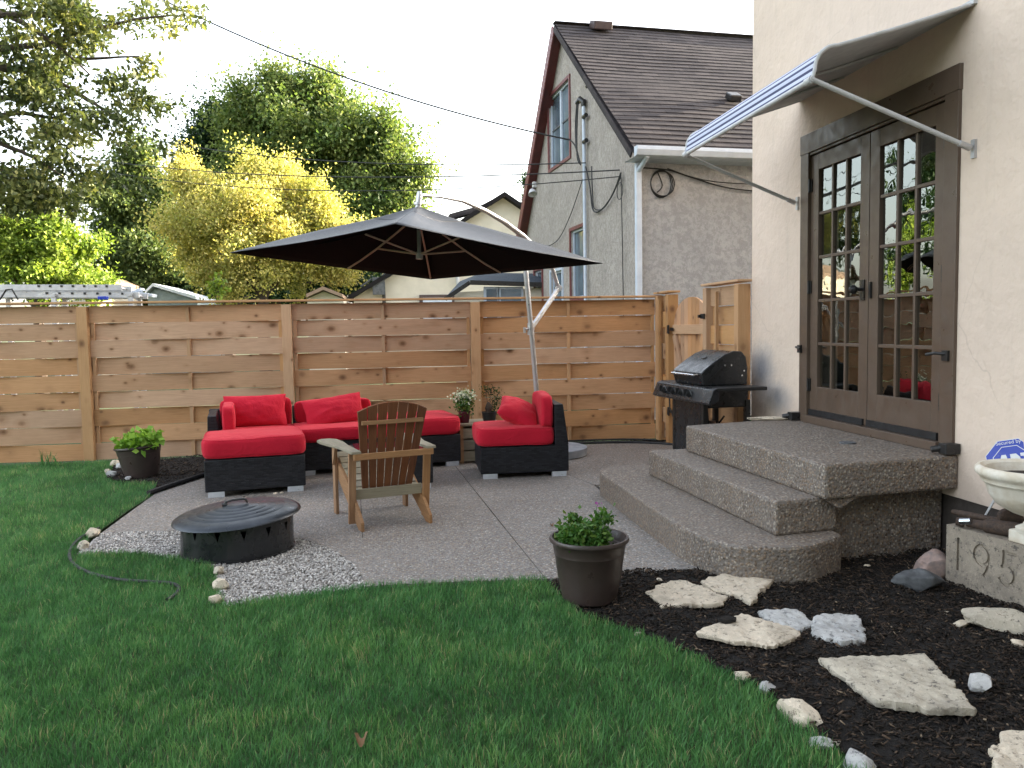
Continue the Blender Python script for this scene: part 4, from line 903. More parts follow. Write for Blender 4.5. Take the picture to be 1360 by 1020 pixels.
# ------------------------------------------------------------------ pots
def pot_thing(label, loc, r, h, mat, tilt=(0, 0, 0)):
    t = thing('planter_pot', label, 'potted plant', loc, rot=tilt)
    mb = MB(); mb.lathe([(r*.62, 0), (r*.68, .01), (r*.80, h*.40), (r*.87, h*.74), (r*.885, h*.75), (r*.885, h*.775), (r*.89, h*.79), (r*.92, h*.90), (r*.995, h*.945), (r, h*.97), (r*.98, h), (r*.93, h), (r*.88, h*.95), (r*.84, h*.86), (0, h*.86)], 64)
    mb.build('pot', mat, t, True)
    mb = MB(); mb.lathe([(r*.845, h*.855), (r*.5, h*.875), (0, h*.88)], 40); mb.build('soil', 'soil', t, True)
    return t
p = pot_thing('large brown plastic pot with small leafy plant at the lawn edge near the steps', (.945, 3.83, -.005), .198, .318, 'pot_brown')
c = []; rn = []
for k in range(46):
    a = random.random()*2*PI; rr = .13*math.sqrt(random.random()); hh = .05+.10*random.random()*(1-rr*3)+(.09 if k % 9 == 0 else 0); b = V((rr*math.cos(a), rr*math.sin(a), .285+hh*.85))
    q = RNG.normal(size=(55, 3))*[.020, .020, .020]+[b.x, b.y, b.z-.035]; c.append(q); rn.append(np.clip(.3+.5*RNG.random(55)+.2*RNG.random(), 0, 1))
leaves('foliage', 'leaf_pot', np.vstack(c), .026, np.concatenate(rn), p, -.2)
mb = MB()
for k in range(9):
    a = random.random()*6.28; mb.tube([(0.03*math.cos(a), .03*math.sin(a), .31), (.06*math.cos(a), .06*math.sin(a), .38+.04*random.random())], .002, 5)
mb.build('stem', 'leaf_pot', p)
c = RNG.normal(size=(9, 3))*[.008, .008, .006]+[.05, .02, .47]; leaves('flower', 'flower_pink', c, .012, RNG.random(9), p, 0, 1)
mb = MB(); mb.tube([(.02, .01, .36), (.05, .02, .47)], .0015, 5); mb.build('flower_stem', 'leaf_pot', p)
p = pot_thing('brown plastic pot of lime green leaves standing by the fence', (-2.37, 8.03, -.005), .215, .305, 'pot_brown', (R(0), R(-5), 0))
c = []; 
for k in range(60):
    a = random.random()*2*PI; rr = .19*math.sqrt(random.random()); c.append([rr*math.cos(a)+.02, rr*math.sin(a), .30+.13*random.random()*(1-rr*2.6)])
c = np.repeat(np.array(c), 9, 0)+RNG.normal(size=(540, 3))*.022; leaves('foliage', 'leaf_lime', c, .065, RNG.random(540), p, .1, .8)

# ------------------------------------------------------------------ right bed: stones, block, urn, sign
FLG = 'flagstones set in the mulch bed'
for nm, lab, pts, mt_, h, sd in (
 ('flagstone', 'beige pointed flagstone just right of the large brown pot', [(857, 780), (893, 768), (912, 768), (966, 788), (958, 797), (880, 800)], 'limestone', .035, 1),
 ('flagstone', 'grey white triangular flagstone against the bottom step', [(930, 766), (965, 757), (1028, 764), (1010, 780), (999, 795), (982, 786), (945, 778)], 'limestone', .04, 2),
 ('flagstone', 'long beige flagstone with a dark mulch patch on it', [(924, 835), (985, 811), (1040, 823), (1067, 838), (1030, 851), (975, 845)], 'limestone', .035, 3),
 ('flagstone', 'white pointed flagstone touching the long beige one', [(1004, 806), (1058, 805), (1082, 822), (1062, 833), (1030, 824)], 'limestone_white', .035, 4),
 ('flagstone', 'squarish pale grey flagstone at the centre of the mulch bed', [(1081, 811), (1140, 809), (1151, 842), (1120, 847), (1078, 835)], 'limestone_white', .045, 5),
 ('flagstone', 'largest flagstone, grey and speckled with mulch', [(1089, 867), (1228, 862), (1262, 895), (1297, 934), (1230, 932), (1160, 921)], 'limestone_grey', .045, 6),
 ('flagstone', 'rough pale flagstone cut off by the lower right corner', [(1328, 962), (1400, 958), (1420, 1060), (1330, 1060), (1318, 984), (1330, 978)], 'limestone', .05, 7)):
    P = g2(pts, h); mb = MB(); slab_stone(mb, P, .004, h*.55, sd); tag(mb.build(nm, mt_, None, True), lab, 'flagstone', FLG)
cc_ = gnd(966, 823, .035); mb = MB(); rock(mb, (cc_.x, cc_.y, .036), (.05, .035, .012), 5, .5); tag(mb.build('mulch_clump', 'mulch', None, True), 'small dark clump of mulch on the long beige flagstone', 'mulch')
def R_(nm, lab, px_, py_, s, mat, sd, z=.0, rz=0, cat='rock', grp=None, rough=.35):
    c = gnd(px_, py_, 0); mb = MB(); rock(mb, (c.x, c.y, z+s[2]*.55), s, sd, rough, 4, rz); return tag(mb.build(nm, mat, None, True), lab, cat, grp)
R_('boulder', 'smooth dark grey rock in front of the pink one', 1224, 780, (.13, .085, .062), 'stone_grey', 2, 0, -.1)
R_('boulder', 'rounded pinkish grey rock behind the dark one by the block', 1238, 764, (.115, .09, .08), 'stone_pink', 5)
R_('rock', 'long rough grey limestone rock below the dated block', 1330, 832, (.16, .10, .05), 'limestone_grey', 9, 0, -.5)
R_('rock', 'small pale stone beside the long grey rock', 1277, 831, (.04, .025, .018), 'limestone', 11)
R_('rock', 'small white and ochre stone right of the largest flagstone', 1302, 915, (.058, .045, .035), 'limestone_white', 13)
R_('rock', 'small cream stone at the right edge under the long rock', 1352, 858, (.035, .03, .02), 'limestone', 15)
es = [(848, 840, .022, 'cream edging pebble half hidden by grass below the pot', 'limestone'), (985, 897, .035, 'small buff edging stone highest on the lawn curve', 'limestone'), (1018, 913, .04, 'grey white edging stone second along the lawn curve', 'limestone_white'),
      (1060, 952, .085, 'largest buff edging stone along the lawn curve', 'limestone'), (1090, 984, .04, 'pale edging stone below the largest buff one', 'limestone_white'), (1105, 984, .028, 'tiny beige edging stone beside the pale one', 'limestone_grey'), (1140, 1014, .055, 'pale edging stone at the bottom of the picture', 'limestone_white'),
      (768, 800, .03, 'buff edging stone just left of the large pot', 'limestone')]
for i, (a, b, s, lab, mt_) in enumerate(es): R_('edging_stone', lab, a, b, (s*(.55 if s > .08 else .9), s*1.1, s*.6), mt_, 20+i, -.02, .5 if s > .08 else i, 'edging stone', 'stones edging the lawn')
es = [(124, 712, .05, 'ochre edging stone at the left corner of the gravel', 'limestone'), (112, 728, .045, 'pale edging stone left of the gravel by the hose', 'limestone_grey'), (290, 762, .04, 'flat beige stone at the gravel and lawn corner', 'limestone_grey'),
      (292, 782, .05, 'tan edging stone midway along the left gravel edge', 'limestone'), (286, 800, .04, 'buff edging stone at the lowest gravel corner', 'limestone'),
      (160, 622, .06, 'whitish rock on the left of the lime green pot', 'limestone_white'), (148, 632, .05, 'lowest pale rock left of the lime green pot', 'limestone_white'), (154, 618, .06, 'upright buff rock behind the lime green pot', 'limestone'), (143, 628, .04, 'small pale rock at the mulch corner in the grass', 'limestone_grey'), (170, 637, .03, 'tiny white stone in the grass below the lime green pot', 'limestone_white')]
for i, (a, b, s, lab, mt_) in enumerate(es): R_('edging_stone', lab, a, b, (s, s*.8, s*.75), mt_, 40+i, 0, i, 'edging stone', 'small stones around the beds')
for i, (a, b, lab) in enumerate(((365, 656, 'left pale leaf scrap under the front ottoman'), (374, 655, 'right pale leaf scrap under the front ottoman'), (876, 771, 'small white chip in the mulch above the pointed flagstone'), (1152, 752, 'small white chip in the mulch beside the steps'), (1258, 815, 'tiny white chip in the mulch above the small pale stone'))):
    R_('stone_chip', lab, a, b, (.02, .014, .008), 'limestone', 60+i, 0, i, 'stone chip')
for i, (a, b, z, s, lab) in enumerate(((733, 698, .004, .022, 'curled brown leaf on the patio left of the large pot'), (480, 985, .05, .035, 'curled reddish brown leaf in the foreground lawn'))):
    c = gnd(a, b, z); mb = MB(); mb.grid(lambda u, v: c+V(((u-.5)*s*(1.2-abs(v-.5)), (v-.5)*s*2, .6*s*(u-.5)**2*4+.3*s*math.sin(v*4))), 6, 6); tag(mb.build('fallen_leaf', 'dry_leaf', None, True), lab, 'leaf')

# dated block with engraved figures
BX, BY = 2.83, 3.745; bd = V((.07, -.43, 0)).normalized(); bn_ = V((-bd.y, bd.x, 0)); bn_ = V((.987, .161, 0)) if bn_.x < 0 else bn_
BLN, BT, BH = .78, .24, .292
blk = thing('dated_block', 'weathered concrete cornerstone block with 195 engraved on its face', 'block', (BX, BY, 0), math.atan2(bd.y, bd.x))
# local x along the face, local +y is towards the house, face at y=0
mb = MB(); P = [(0, 0), (BLN, 0), (BLN, BT), (0, BT)]
bm = bmesh.new(); bmesh.ops.create_cube(bm, size=1)
for v in bm.verts: v.co = V(((v.co.x+.5)*BLN, (v.co.y+.5)*BT, (v.co.z+.5)*(BH+.03)-.03))
me = bpy.data.meshes.new('block'); bm.to_mesh(me); bm.free(); me.materials.append(M['cast_block']); bo = bpy.data.objects.new('block', me); COL.objects.link(bo); bo.parent = blk
cut = MB(); dp = .012
def stroke(pts, w=.016):
    for i in range(len(pts)-1):
        a, b = pts[i], pts[i+1]; dx, dz = b[0]-a[0], b[1]-a[1]; L = math.hypot(dx, dz); ex, ez = dx/L*w*.35, dz/L*w*.35; nx, nz = -dz/L*w/2, dx/L*w/2
        q = [(a[0]-ex+nx, a[1]-ez+nz), (b[0]+ex+nx, b[1]+ez+nz), (b[0]+ex-nx, b[1]+ez-nz), (a[0]-ex-nx, a[1]-ez-nz)]
        e = .0001*len(cut.f)
        vs = [V((x, -.01-e, z)) for x, z in q]+[V((x, dp-e, z)) for x, z in q]; cut.add(vs, [(0, 1, 2, 3), (7, 6, 5, 4), (0, 4, 5, 1), (1, 5, 6, 2), (2, 6, 7, 3), (3, 7, 4, 0)])
arcp = lambda cx, cz, rx, rz_, a0, a1, n: [(cx+rx*math.cos(R(a0+(a1-a0)*i/n)), cz+rz_*math.sin(R(a0+(a1-a0)*i/n))) for i in range(n+1)]
figs = [[(.075, .235), (.075, .075)], arcp(.215, .185, .042, .048, 0, 360, 16), arcp(.205, .185, .052, .11, -2, -62, 7), [(.335, .235), (.40, .235)], [(.340, .235), (.335, .165)], arcp(.355, .125, .042, .048, 130, -150, 12)]
# figures are cut one after another so that strokes may overlap
def booleans():
    for k, f in enumerate(figs):
        global cut
        for par in (0, 1):
            cut = MB()
            n_ = len(f)
            for i in range(n_-1):
                if i % 2 == par: stroke(f[i:i+2])
            if not cut.f: continue
            me_ = bpy.data.meshes.new('c'); me_.from_pydata(cut.v, [], cut.f); me_.update(); b2 = bmesh.new(); b2.from_mesh(me_); bmesh.ops.recalc_face_normals(b2, faces=b2.faces); b2.to_mesh(me_); b2.free()
            tmp = bpy.data.objects.new('c', me_); COL.objects.link(tmp); tmp.parent = blk
            md = bo.modifiers.new('x', 'BOOLEAN'); md.object = tmp; md.solver = 'EXACT'; md.use_self = True
            dg = bpy.context.evaluated_depsgraph_get(); nm = bpy.data.meshes.new_from_object(bo.evaluated_get(dg)); bo.modifiers.clear(); bo.data = nm; bpy.data.objects.remove(tmp)
bpy.context.view_layer.update(); booleans(); bo.data.materials.clear(); bo.data.materials.append(M['cast_block'])
def wl(x, y, z): return Matrix.Translation((BX, BY, 0))@Matrix.Rotation(math.atan2(bd.y, bd.x), 4, 'Z')@V((x, y, z))
ur = wl(.445, .075, BH)
urn = thing('garden_urn', 'white weathered garden urn standing on the dated block', 'urn', ur)
mb = MB(); mb.box((0, 0, .03), (.19, .135, .06), Matrix.Rotation(math.atan2(bd.y, bd.x), 4, 'Z')); mb.build('foot', 'urn_paint', urn, False, .008)
mb = MB(); mb.lathe([(.085, .06), (.088, .075), (.06, .09), (.05, .11), (.055, .13), (.11, .15), (.17, .185), (.205, .235), (.215, .275), (.222, .285), (.235, .295), (.238, .31), (.246, .318), (.256, .327), (.262, .34), (.26, .356), (.25, .366), (.238, .368), (.218, .355), (.2, .30), (.1, .26), (0, .25)], 72); mb.build('bowl', 'urn_paint', urn, True)
mb = MB(); mb.lathe([(.20, .315), (.12, .325), (0, .32)], 30); mb.build('soil', 'soil', urn, True)
def tool(name, label, a, b, r0, r1):
    mb = MB(); a = V(a); b = V(b); mb.tube([a, a.lerp(b, .12), a.lerp(b, .55), a.lerp(b, .8), b], [r0*.7, r0, r0*.9, r1, r1*.8], 14); tag(mb.build(name, 'rust', None, True), label, 'rusty metal')
tool('iron_pipe', 'long rusty iron bar lying across the top of the block', wl(-.06, .10, BH+.045), wl(.30, .17, BH+.045), .017, .02)
mb = MB(); a = wl(.10, .03, BH+.028); b = wl(.42, .10, BH+.045); mb.tube([a, a.lerp(b, .25), a.lerp(b, .3), a.lerp(b, .7), b], [.02, .024, .035, .038, .03], 14); mb.tube([wl(.09, .02, BH+.028), wl(.06, .0, BH+.03)], [.026, .022], 12); tag(mb.build('pipe_fitting', 'rust', None, True), 'rusty thick pipe fitting lying at the front of the block', 'rusty metal')
mb = MB(); rock(mb, wl(.26, .20, BH+.07), (.11, .05, .07), 8, .3); tag(mb.build('rusty_casting', 'rust', None, True), 'lumpy rusty iron casting behind the bar beside the urn', 'rusty metal')
mb = MB(); mb.tube([wl(.085, .0, BH+.035), wl(.13, .02, BH+.045)], .018, 12); tag(mb.build('chrome_collar', 'chrome', None, True), 'small shiny collar on the end of the rusty pipe fitting', 'fitting')

# yard sign behind the urn
sg = thing('yard_sign', 'blue octagonal security yard sign on a slanting white stake', 'sign')
sc0 = at(1345, 614, 3.70); e1 = V((.6, -.8, 0)).normalized(); e1 = (e1*math.cos(R(14))+V((0, 0, 1))*math.sin(R(14))*1).normalized(); nn_ = V((-.8, -.6, .12)).normalized(); e1 = (e1-nn_*e1.dot(nn_)).normalized(); e2 = nn_.cross(e1)*1.0
if e2.z < 0: e2 = -e2
def sp_(u, v, d=0): return sc0+e1*u+e2*v+nn_*d
rr = .128
octa = lambda r: [(r*math.cos(PI/8+k*PI/4), r*math.sin(PI/8+k*PI/4)*1.0) for k in range(8)]
def plate(mb, P, d0, d1):
    k = len(P); mb.add([sp_(u, v, d0) for u, v in P]+[sp_(u, v, d1) for u, v in P], [tuple(range(k))[::-1], tuple(range(k, 2*k))]+[(i, (i+1) % k, k+(i+1) % k, k+i) for i in range(k)])
mb = MB(); plate(mb, octa(rr), -.004, .0); loc_parent(mb.build('plate', 'sign_white'), sg)
mb = MB(); plate(mb, octa(rr*.975), .0, .002); loc_parent(mb.build('blue_field', 'sign_blue'), sg)
def outline(mb, P, w, d0, d1):
    k = len(P)
    for i in range(k):
        a, b = P[i], P[(i+1) % k]; plate(mb, [a, b, (b[0]*(1-w), b[1]*(1-w)), (a[0]*(1-w), a[1]*(1-w))], d0, d1)
mb = MB(); outline(mb, octa(rr*.72), .035, .002, .003); loc_parent(mb.build('octagon_outline', 'sign_white'), sg)
mb = MB()
plate(mb, [(a*.78, b*.78) for a, b in [(-.10, -.045), (-.055, .055), (-.03, .055), (-.012, -.045), (-.035, -.045), (-.042, -.012), (-.066, -.012), (-.078, -.045)]], .002, .003)
plate(mb, [(a*.78, b*.78) for a, b in [(-.005, -.045), (-.005, .055), (.03, .055), (.05, .03), (.05, -.02), (.03, -.045)]], .002, .0031)
plate(mb, [(a*.78, b*.78) for a, b in [(.055, .055), (.11, .055), (.11, .035), (.094, .035), (.094, -.045), (.072, -.045), (.072, .035), (.055, .035)]], .002, .0032)
loc_parent(mb.build('emblem', 'sign_white'), sg)
def text_part(txt, size, u, v, mat, parent, name):
    cu_ = bpy.data.curves.new('t', 'FONT'); cu_.body = txt; cu_.size = size; cu_.extrude = .0004; cu_.align_x = 'CENTER'; to = bpy.data.objects.new('t', cu_); COL.objects.link(to)
    dg = bpy.context.evaluated_depsgraph_get(); me_ = bpy.data.meshes.new_from_object(to.evaluated_get(dg)); bpy.data.objects.remove(to)
    for q in me_.vertices: q.co = sp_(u+q.co.x, v+q.co.y, .0028+q.co.z)
    me_.materials.clear(); me_.materials.append(M[mat]); o = bpy.data.objects.new(name, me_); COL.objects.link(o); return loc_parent(o, parent)
text_part('Secured by', .026, .0, .096, 'sign_white', sg, 'lettering')
mb = MB(); mb.beam(sp_(-.045, -.08, -.008), V((3.03, 3.93, .0)), .012, .010); loc_parent(mb.build('stake', 'white_metal'), sg)

# hose lines
def hose(name, label, pts, r, z=.0):
    P = [V((x, y, z)) if len((x, y)) == 2 else 0 for x, y in pts]; out = []
    for i in range(len(P)-1):
        p0 = P[max(i-1, 0)]; p1 = P[i]; p2 = P[i+1]; p3 = P[min(i+2, len(P)-1)]
        for k in range(8):
            t = k/8; out.append(.5*((2*p1)+(-p0+p2)*t+(2*p0-5*p1+4*p2-p3)*t*t+(-p0+3*p1-3*p2+p3)*t**3))
    out.append(P[-1]); mb = MB(); mb.tube(out, r, 8); return tag(mb.build(name, 'rubber', None, True), label, 'hose')
hose('garden_hose', 'black hose curling through the grass left of the gravel', g2([(131, 702), (108, 715), (94, 730), (94, 745), (108, 757), (132, 766), (165, 772), (200, 774), (226, 776), (238, 782), (232, 792), (222, 798)], .0), .010, .006)
hose('soaker_hose', 'black edging hose along the patio edge by the corner seat', [(-2.04, 7.05), (-1.95, 7.35), (-1.82, 7.72), (-1.68, 8.05), (-1.45, 8.25), (-1.2, 8.3)], .022, .02)
hose('soaker_hose', 'black hose lying along the mulch by the fence near the gate', [(1.9, 9.0), (2.3, 8.97), (2.7, 8.9), (3.0, 8.72), (3.1, 8.6)], .014, .012)
hose('drip_line', 'black hose running along the mulch left of the gate post', [(1.75, 9.06), (2.2, 9.1), (2.7, 9.05), (3.0, 8.9)], .01, .025)

# ------------------------------------------------------------------ neighbour house
K = at(845, 300, 11.0); K.z = 0; an = R(4.5); U_ = V((math.cos(an), math.sin(an), 0)); W2 = V((-math.sin(an), math.cos(an), 0))
NH = thing('neighbour_house', 'grey stucco house with steep brown shingle roof behind the fence', 'house', K, an)
# local: x along the eave wall, y along the gable (depth), z up
RV, RZ = 3.36, 6.68; EZ = 3.72; LV = 6.45; LZ = RZ-(LV-RV)*1.13; LEN = 9.5; DEP = 6.2
slR = (RZ-EZ)/(RV+.35); roofz = lambda v: RZ-(RV-v)*slR if v < RV else RZ-(v-RV)*1.13
mb = MB(); h1 = (3.04, 4.36, 4.34, 5.66); h2 = (2.31, 3.05, 1.84, 3.02); h3 = (3.6, 4.36, 1.7, 2.39); h4 = (5.0, 5.6, 1.6, 2.5)
# gable wall: grid with holes up to 3.4, then upper part by vertical strips
fn = lambda u, z, d: V((d, u, z)); top_h = 3.3
wall_holes(mb, 0, DEP, 0, top_h, [h2, h3, h4], fn, .12)
cols = sorted({0, .8, 1.6, 2.3, h1[0], h1[1], 4.9, 5.4, DEP, RV})
for a, b in zip(cols[:-1], cols[1:]):
    za, zb = max(roofz(a)-.1, top_h), max(roofz(b)-.1, top_h)
    if h1[0] <= a and b <= h1[1]:
        mb.add([(0, a, top_h), (0, b, top_h), (0, b, h1[2]), (0, a, h1[2])], [(0, 1, 2, 3)])
        if za > h1[3] or zb > h1[3]: mb.add([(0, a, h1[3]), (0, b, h1[3]), (0, b, max(zb, h1[3])), (0, a, max(za, h1[3]))], [(0, 1, 2, 3)])
    else: mb.add([(0, a, top_h), (0, b, top_h), (0, b, zb), (0, a, za)], [(0, 1, 2, 3)])
for p_, q_ in (((h1[0], h1[2]), (h1[1], h1[2])), ((h1[1], h1[2]), (h1[1], h1[3])), ((h1[1], h1[3]), (h1[0], h1[3])), ((h1[0], h1[3]), (h1[0], h1[2]))):
    mb.add([(0, p_[0], p_[1]), (0, q_[0], q_[1]), (.12, q_[0], q_[1]), (.12, p_[0], p_[1])], [(0, 1, 2, 3)])
mb.add([(0, DEP, 0), (LEN, DEP, 0), (LEN, DEP, 3), (0, DEP, 3)], [(0, 1, 2, 3)]).add([(LEN, 0, 0), (LEN, DEP, 0), (LEN, DEP, 3), (LEN, RV, RZ-.1), (LEN, 0, EZ)], [(0, 1, 2, 3, 4)])
mb.build('gable_wall', 'grey_stucco', NH)
mb = MB(); mb.add([(0, -.002, 0), (LEN, -.002, 0), (LEN, -.002, EZ+.2), (0, -.002, EZ+.2)], [(0, 1, 2, 3)]); mb.build('eave_wall', 'blotched_stucco', NH)
# roof: shingle courses as real steps
def roof_side(mb, v0, z0, v1, z1, u0, u1, rows, th=.008):
    d = V((0, v1-v0, z1-z0)); L = d.length; d.normalize(); nrm = V((0, -d.z, d.y)); nrm = nrm if nrm.z > 0 else -nrm
    for k in range(rows):
        a = L*k/rows; b = L*(k+1)/rows+.004; N = 30
        for i in range(N):
            ua = u0+(u1-u0)*i/N; ub = u0+(u1-u0)*(i+1)/N; wa = .006*noise.noise(V((ua*2.1, k*3.3, 0))); wb = .006*noise.noise(V((ub*2.1, k*3.3, 0)))
            sa = .03*noise.noise(V((ua*.5, a*.7, 4))); sb = .03*noise.noise(V((ub*.5, a*.7, 4)))
            P0 = V((ua, v0, z0))+d*(a+wa)+nrm*(th*1.6+sa); P1 = V((ub, v0, z0))+d*(a+wb)+nrm*(th*1.6+sb); P2 = V((ub, v0, z0))+d*b+nrm*(th*.3+sb); P3 = V((ua, v0, z0))+d*b+nrm*(th*.3+sa)
            q0 = P0-nrm*th*1.5; q1 = P1-nrm*th*1.5
            mb.add([P0, P1, P2, P3, q0, q1], [(0, 1, 2, 3), (4, 5, 1, 0)], [[(ua, a+.002), (ub, a+.002), (ub, b), (ua, b)], [(ua, a), (ub, a), (ub, a), (ua, a)]])
    return mb
mb = MB(); roof_side(mb, -.36, EZ, RV, RZ, -.17, LEN+.3, 33)
mb.add([(-.17, RV, RZ), (LEN, RV, RZ), (LEN, LV, LZ), (-.17, LV, LZ)], [(0, 1, 2, 3)], [[(0, 0), (9, 0), (9, 4.5), (0, 4.5)]])
mb.add([(-.17, -.34, EZ-.06), (LEN, -.34, EZ-.06), (LEN, RV, RZ-.06), (-.17, RV, RZ-.06)], [(3, 2, 1, 0)], [[(0, 0), (9, 0), (9, 4.5), (0, 4.5)]])
sf = MB(); sf.add([(-.17, LV, LZ-.06), (LEN, LV, LZ-.06), (LEN, RV, RZ-.06), (-.17, RV, RZ-.06)], [(0, 1, 2, 3)]); sf.build('rake_soffit', 'trim_red', NH)
rf = mb.build('roof', 'shingle', NH)
mb = MB(); mb.beam((-.18, RV, RZ+.02), (LEN, RV, RZ+.02), .16, .016); mb.build('ridge_cap', 'shingle', rf)
mb = MB(); mb.box((0, 0, 0), (.34, .3, .14), Matrix.Translation((.62, RV-.22, RZ-.05))@Matrix.Rotation(R(20), 4, 'X')); mb.build('roof_vent', 'vent_brown', rf, False, .02)
mb = MB(); mb.box((0, 0, 0), (.20, .2, .10), Matrix.Translation((2.0, .95, roofz(.95)+.10))@Matrix.Rotation(R(30), 4, 'X')); mb.build('roof_vent', 'black_metal', rf, False, .02)
mb = MB(); mb.beam((-.18, RV+.03, RZ-.06), (-.18, LV, LZ-.06), .028, .20, (0, 1, 1.2)); mb.build('rake_board', 'trim_red', NH, False, .004)
mb = MB(); mb.beam((-.185, RV-.03, RZ-.09), (-.185, -.30, EZ-.07), .02, .09, (0, -1, 1)); mb.build('rake_board', 'shingle', NH)
mb = MB(); P = [(-.36, EZ+.02), (-.47, EZ+.02), (-.48, EZ-.03), (-.45, EZ-.10), (-.36, EZ-.12)]; vs = [V((x, a, b)) for x in (-.17, LEN) for a, b in P]
mb.add(vs, [(0, 1, 2, 3, 4), (9, 8, 7, 6, 5)]+[(i, 5+i, 5+(i+1) % 5, (i+1) % 5) for i in range(5)]); mb.build('gutter', 'white_trim', NH, False, .004)
mb = MB(); mb.add([(-.17, -.36, EZ-.115), (LEN, -.36, EZ-.115), (LEN, 0, EZ-.115), (-.17, 0, EZ-.115)], [(0, 1, 2, 3)]); mb.build('soffit', 'white_trim', NH)
mb = MB(); mb.box((.01, -.055, (EZ-.12)/2), (.080, .075, EZ-.13)); mb.tube([(.01, -.4, EZ-.1), (.01, -.25, EZ-.17), (.01, -.06, EZ-.24)], .035, 8); mb.build('downspout', 'blue_trim', NH, False, .006)
def nwin(h, trim, sashes, inner='white_trim', t=.06):
    v0, v1, z0, z1 = h; fr = MB()
    for a, b, c, d in ((v0-t, v1+t, z1, z1+t), (v0-t, v1+t, z0-t, z0), (v0-t, v0, z0, z1), (v1, v1+t, z0, z1)): fr.box((-.012, (a+b)/2, (c+d)/2), (.03, b-a, d-c))
    w = fr.build('window', trim, NH, False, .003); s = MB(); k = .035
    for a, b, c, d in ((v0, v1, z1-k, z1), (v0, v1, z0, z0+k), (v0, v0+k, z0+k, z1-k), (v1-k, v1, z0+k, z1-k)): s.box((.045, (a+b)/2, (c+d)/2), (.03, b-a, d-c))
    if sashes == 2: s.box((.044, (v0+v1)/2, (z0+z1)/2), (.034, .07, z1-z0-2*k))
    s.build('sash', inner, w); m_ = MB()
    zm = (z0+z1)/2+.05
    for a, b in ([(v0+k, (v0+v1)/2-.035), ((v0+v1)/2+.035, v1-k)] if sashes == 2 else [(v0+k, v1-k)]): m_.box((.058, (a+b)/2, zm), (.02, b-a, .03))
    m_.build('meeting_rail', 'stone_grey', w); g = MB(); g.add([(.065, v0, z0), (.065, v1, z0), (.065, v1, z1), (.065, v0, z1)], [(0, 1, 2, 3)]); g.build('pane', 'lit_glass', w)
nwin(h1, 'trim_red', 2); nwin(h2, 'trim_red', 1); nwin(h3, 'blue_trim', 1, t=.05); nwin(h4, 'trim_red', 1)
mb = MB(); mv = 2.10; mb.tube([(-.06, mv, 0), (-.06, mv, 4.95)], .028, 10); mb.build('service_mast', 'blue_trim', NH, True)
mb = MB(); mb.tube([(-.06, mv, 4.93), (-.06, mv, 5.0), (-.09, mv+.08, 5.06), (-.12, mv+.17, 5.02)], [.04, .05, .05, .04], 10); mb.build('weatherhead', 'black_metal', NH, True)
for z in (4.35, 4.75): mb = MB(); mb.tube([(-.07, mv-.02, z), (-.07, mv-.16, z)], .035, 10); mb.build('insulator', 'black_metal', NH, True)
mb = MB(); mb.tube([(-.05, 1.95, 5.2), (-.05, 1.87, 5.2)], .03, 8); mb.build('insulator', 'black_metal', NH)
def wtube(mb, pts, r): 
    P = [V(p) for p in pts]; out = []
    for i in range(len(P)-1):
        p0 = P[max(i-1, 0)]; p1 = P[i]; p2 = P[i+1]; p3 = P[min(i+2, len(P)-1)]
        for k in range(6):
            t = k/6; out.append(.5*((2*p1)+(-p0+p2)*t+(2*p0-5*p1+4*p2-p3)*t*t+(-p0+3*p1-3*p2+p3)*t**3))
    out.append(P[-1]); mb.tube(out, r, 6)
mb = MB(); wtube(mb, [(-.12, mv+.16, 5.02), (-.12, mv+.25, 4.7), (-.12, mv+.22, 4.3), (-.1, mv+.1, 4.05), (-.12, mv+.28, 4.35), (-.14, mv+.5, 4.5)], .013)
wtube(mb, [(-.12, mv+.1, 5.0), (-.12, mv+.18, 4.6), (-.12, mv+.18, 4.15), (-.1, mv+.06, 4.0)], .012)
wtube(mb, [(-.05, mv-.05, 3.95), (-.05, mv-.25, 3.6), (-.05, mv-.4, 3.2), (-.05, 1.3, 3.15), (-.05, .8, 3.3), (-.05, .45, 3.55)], .013)
wtube(mb, [(-.05, 1.75, 3.9), (-.05, 1.72, 3.4), (-.05, 1.6, 3.2), (-.05, 1.1, 3.18), (-.05, .45, 3.5)], .010)
wtube(mb, [(-.05, .45, 3.55), (-.05, .42, 2.8), (-.03, .40, 0)], .007)
wtube(mb, [(-.05, mv+.02, 3.85), (-.05, mv+.8, 3.3), (-.05, mv+1.6, 2.95), (-.05, mv+2.5, 2.9)], .008)
wtube(mb, [(-.05, .5+.12*math.cos(a), 3.3+.12*math.sin(a)) for a in [k*PI/4 for k in range(9)]], .006)
mb.build('cable', 'rubber', NH, True)
mb = MB()
for q in range(3): wtube(mb, [(.36+(.155+.012*q)*math.cos(a)+.01*q, -.035-.006*q, 3.32+(.19-.01*q)*math.sin(a)) for a in [k*PI/5 for k in range(11)]], .008)
wtube(mb, [(.3, -.03, 3.5), (.38, -.03, 3.3), (.3, -.03, 3.2)], .008)
wtube(mb, [(.0, -.06, 3.53), (.45, -.05, 3.51), (.8, -.05, 3.42), (1.4, -.05, 3.28), (2.2, -.05, 3.24), (3, -.05, 3.3)], .010)
wtube(mb, [(.45, -.05, 3.53), (1.2, -.06, 3.36), (3, -.05, 3.34)], .008)
mb.build('cable_coil', 'rubber', NH, True)
mb = MB(); mb.lathe([(0, 0), (.05, .0), (.09, .10), (.085, .1), (0, .04)], 16, m=Matrix.Translation((-.36, 4.35, 3.95))@Matrix.Rotation(R(150), 4, 'X')).box((-.32, 4.33, 4.05), (.06, .1, .1)); mb.build('floodlight', 'white_metal', NH, True)

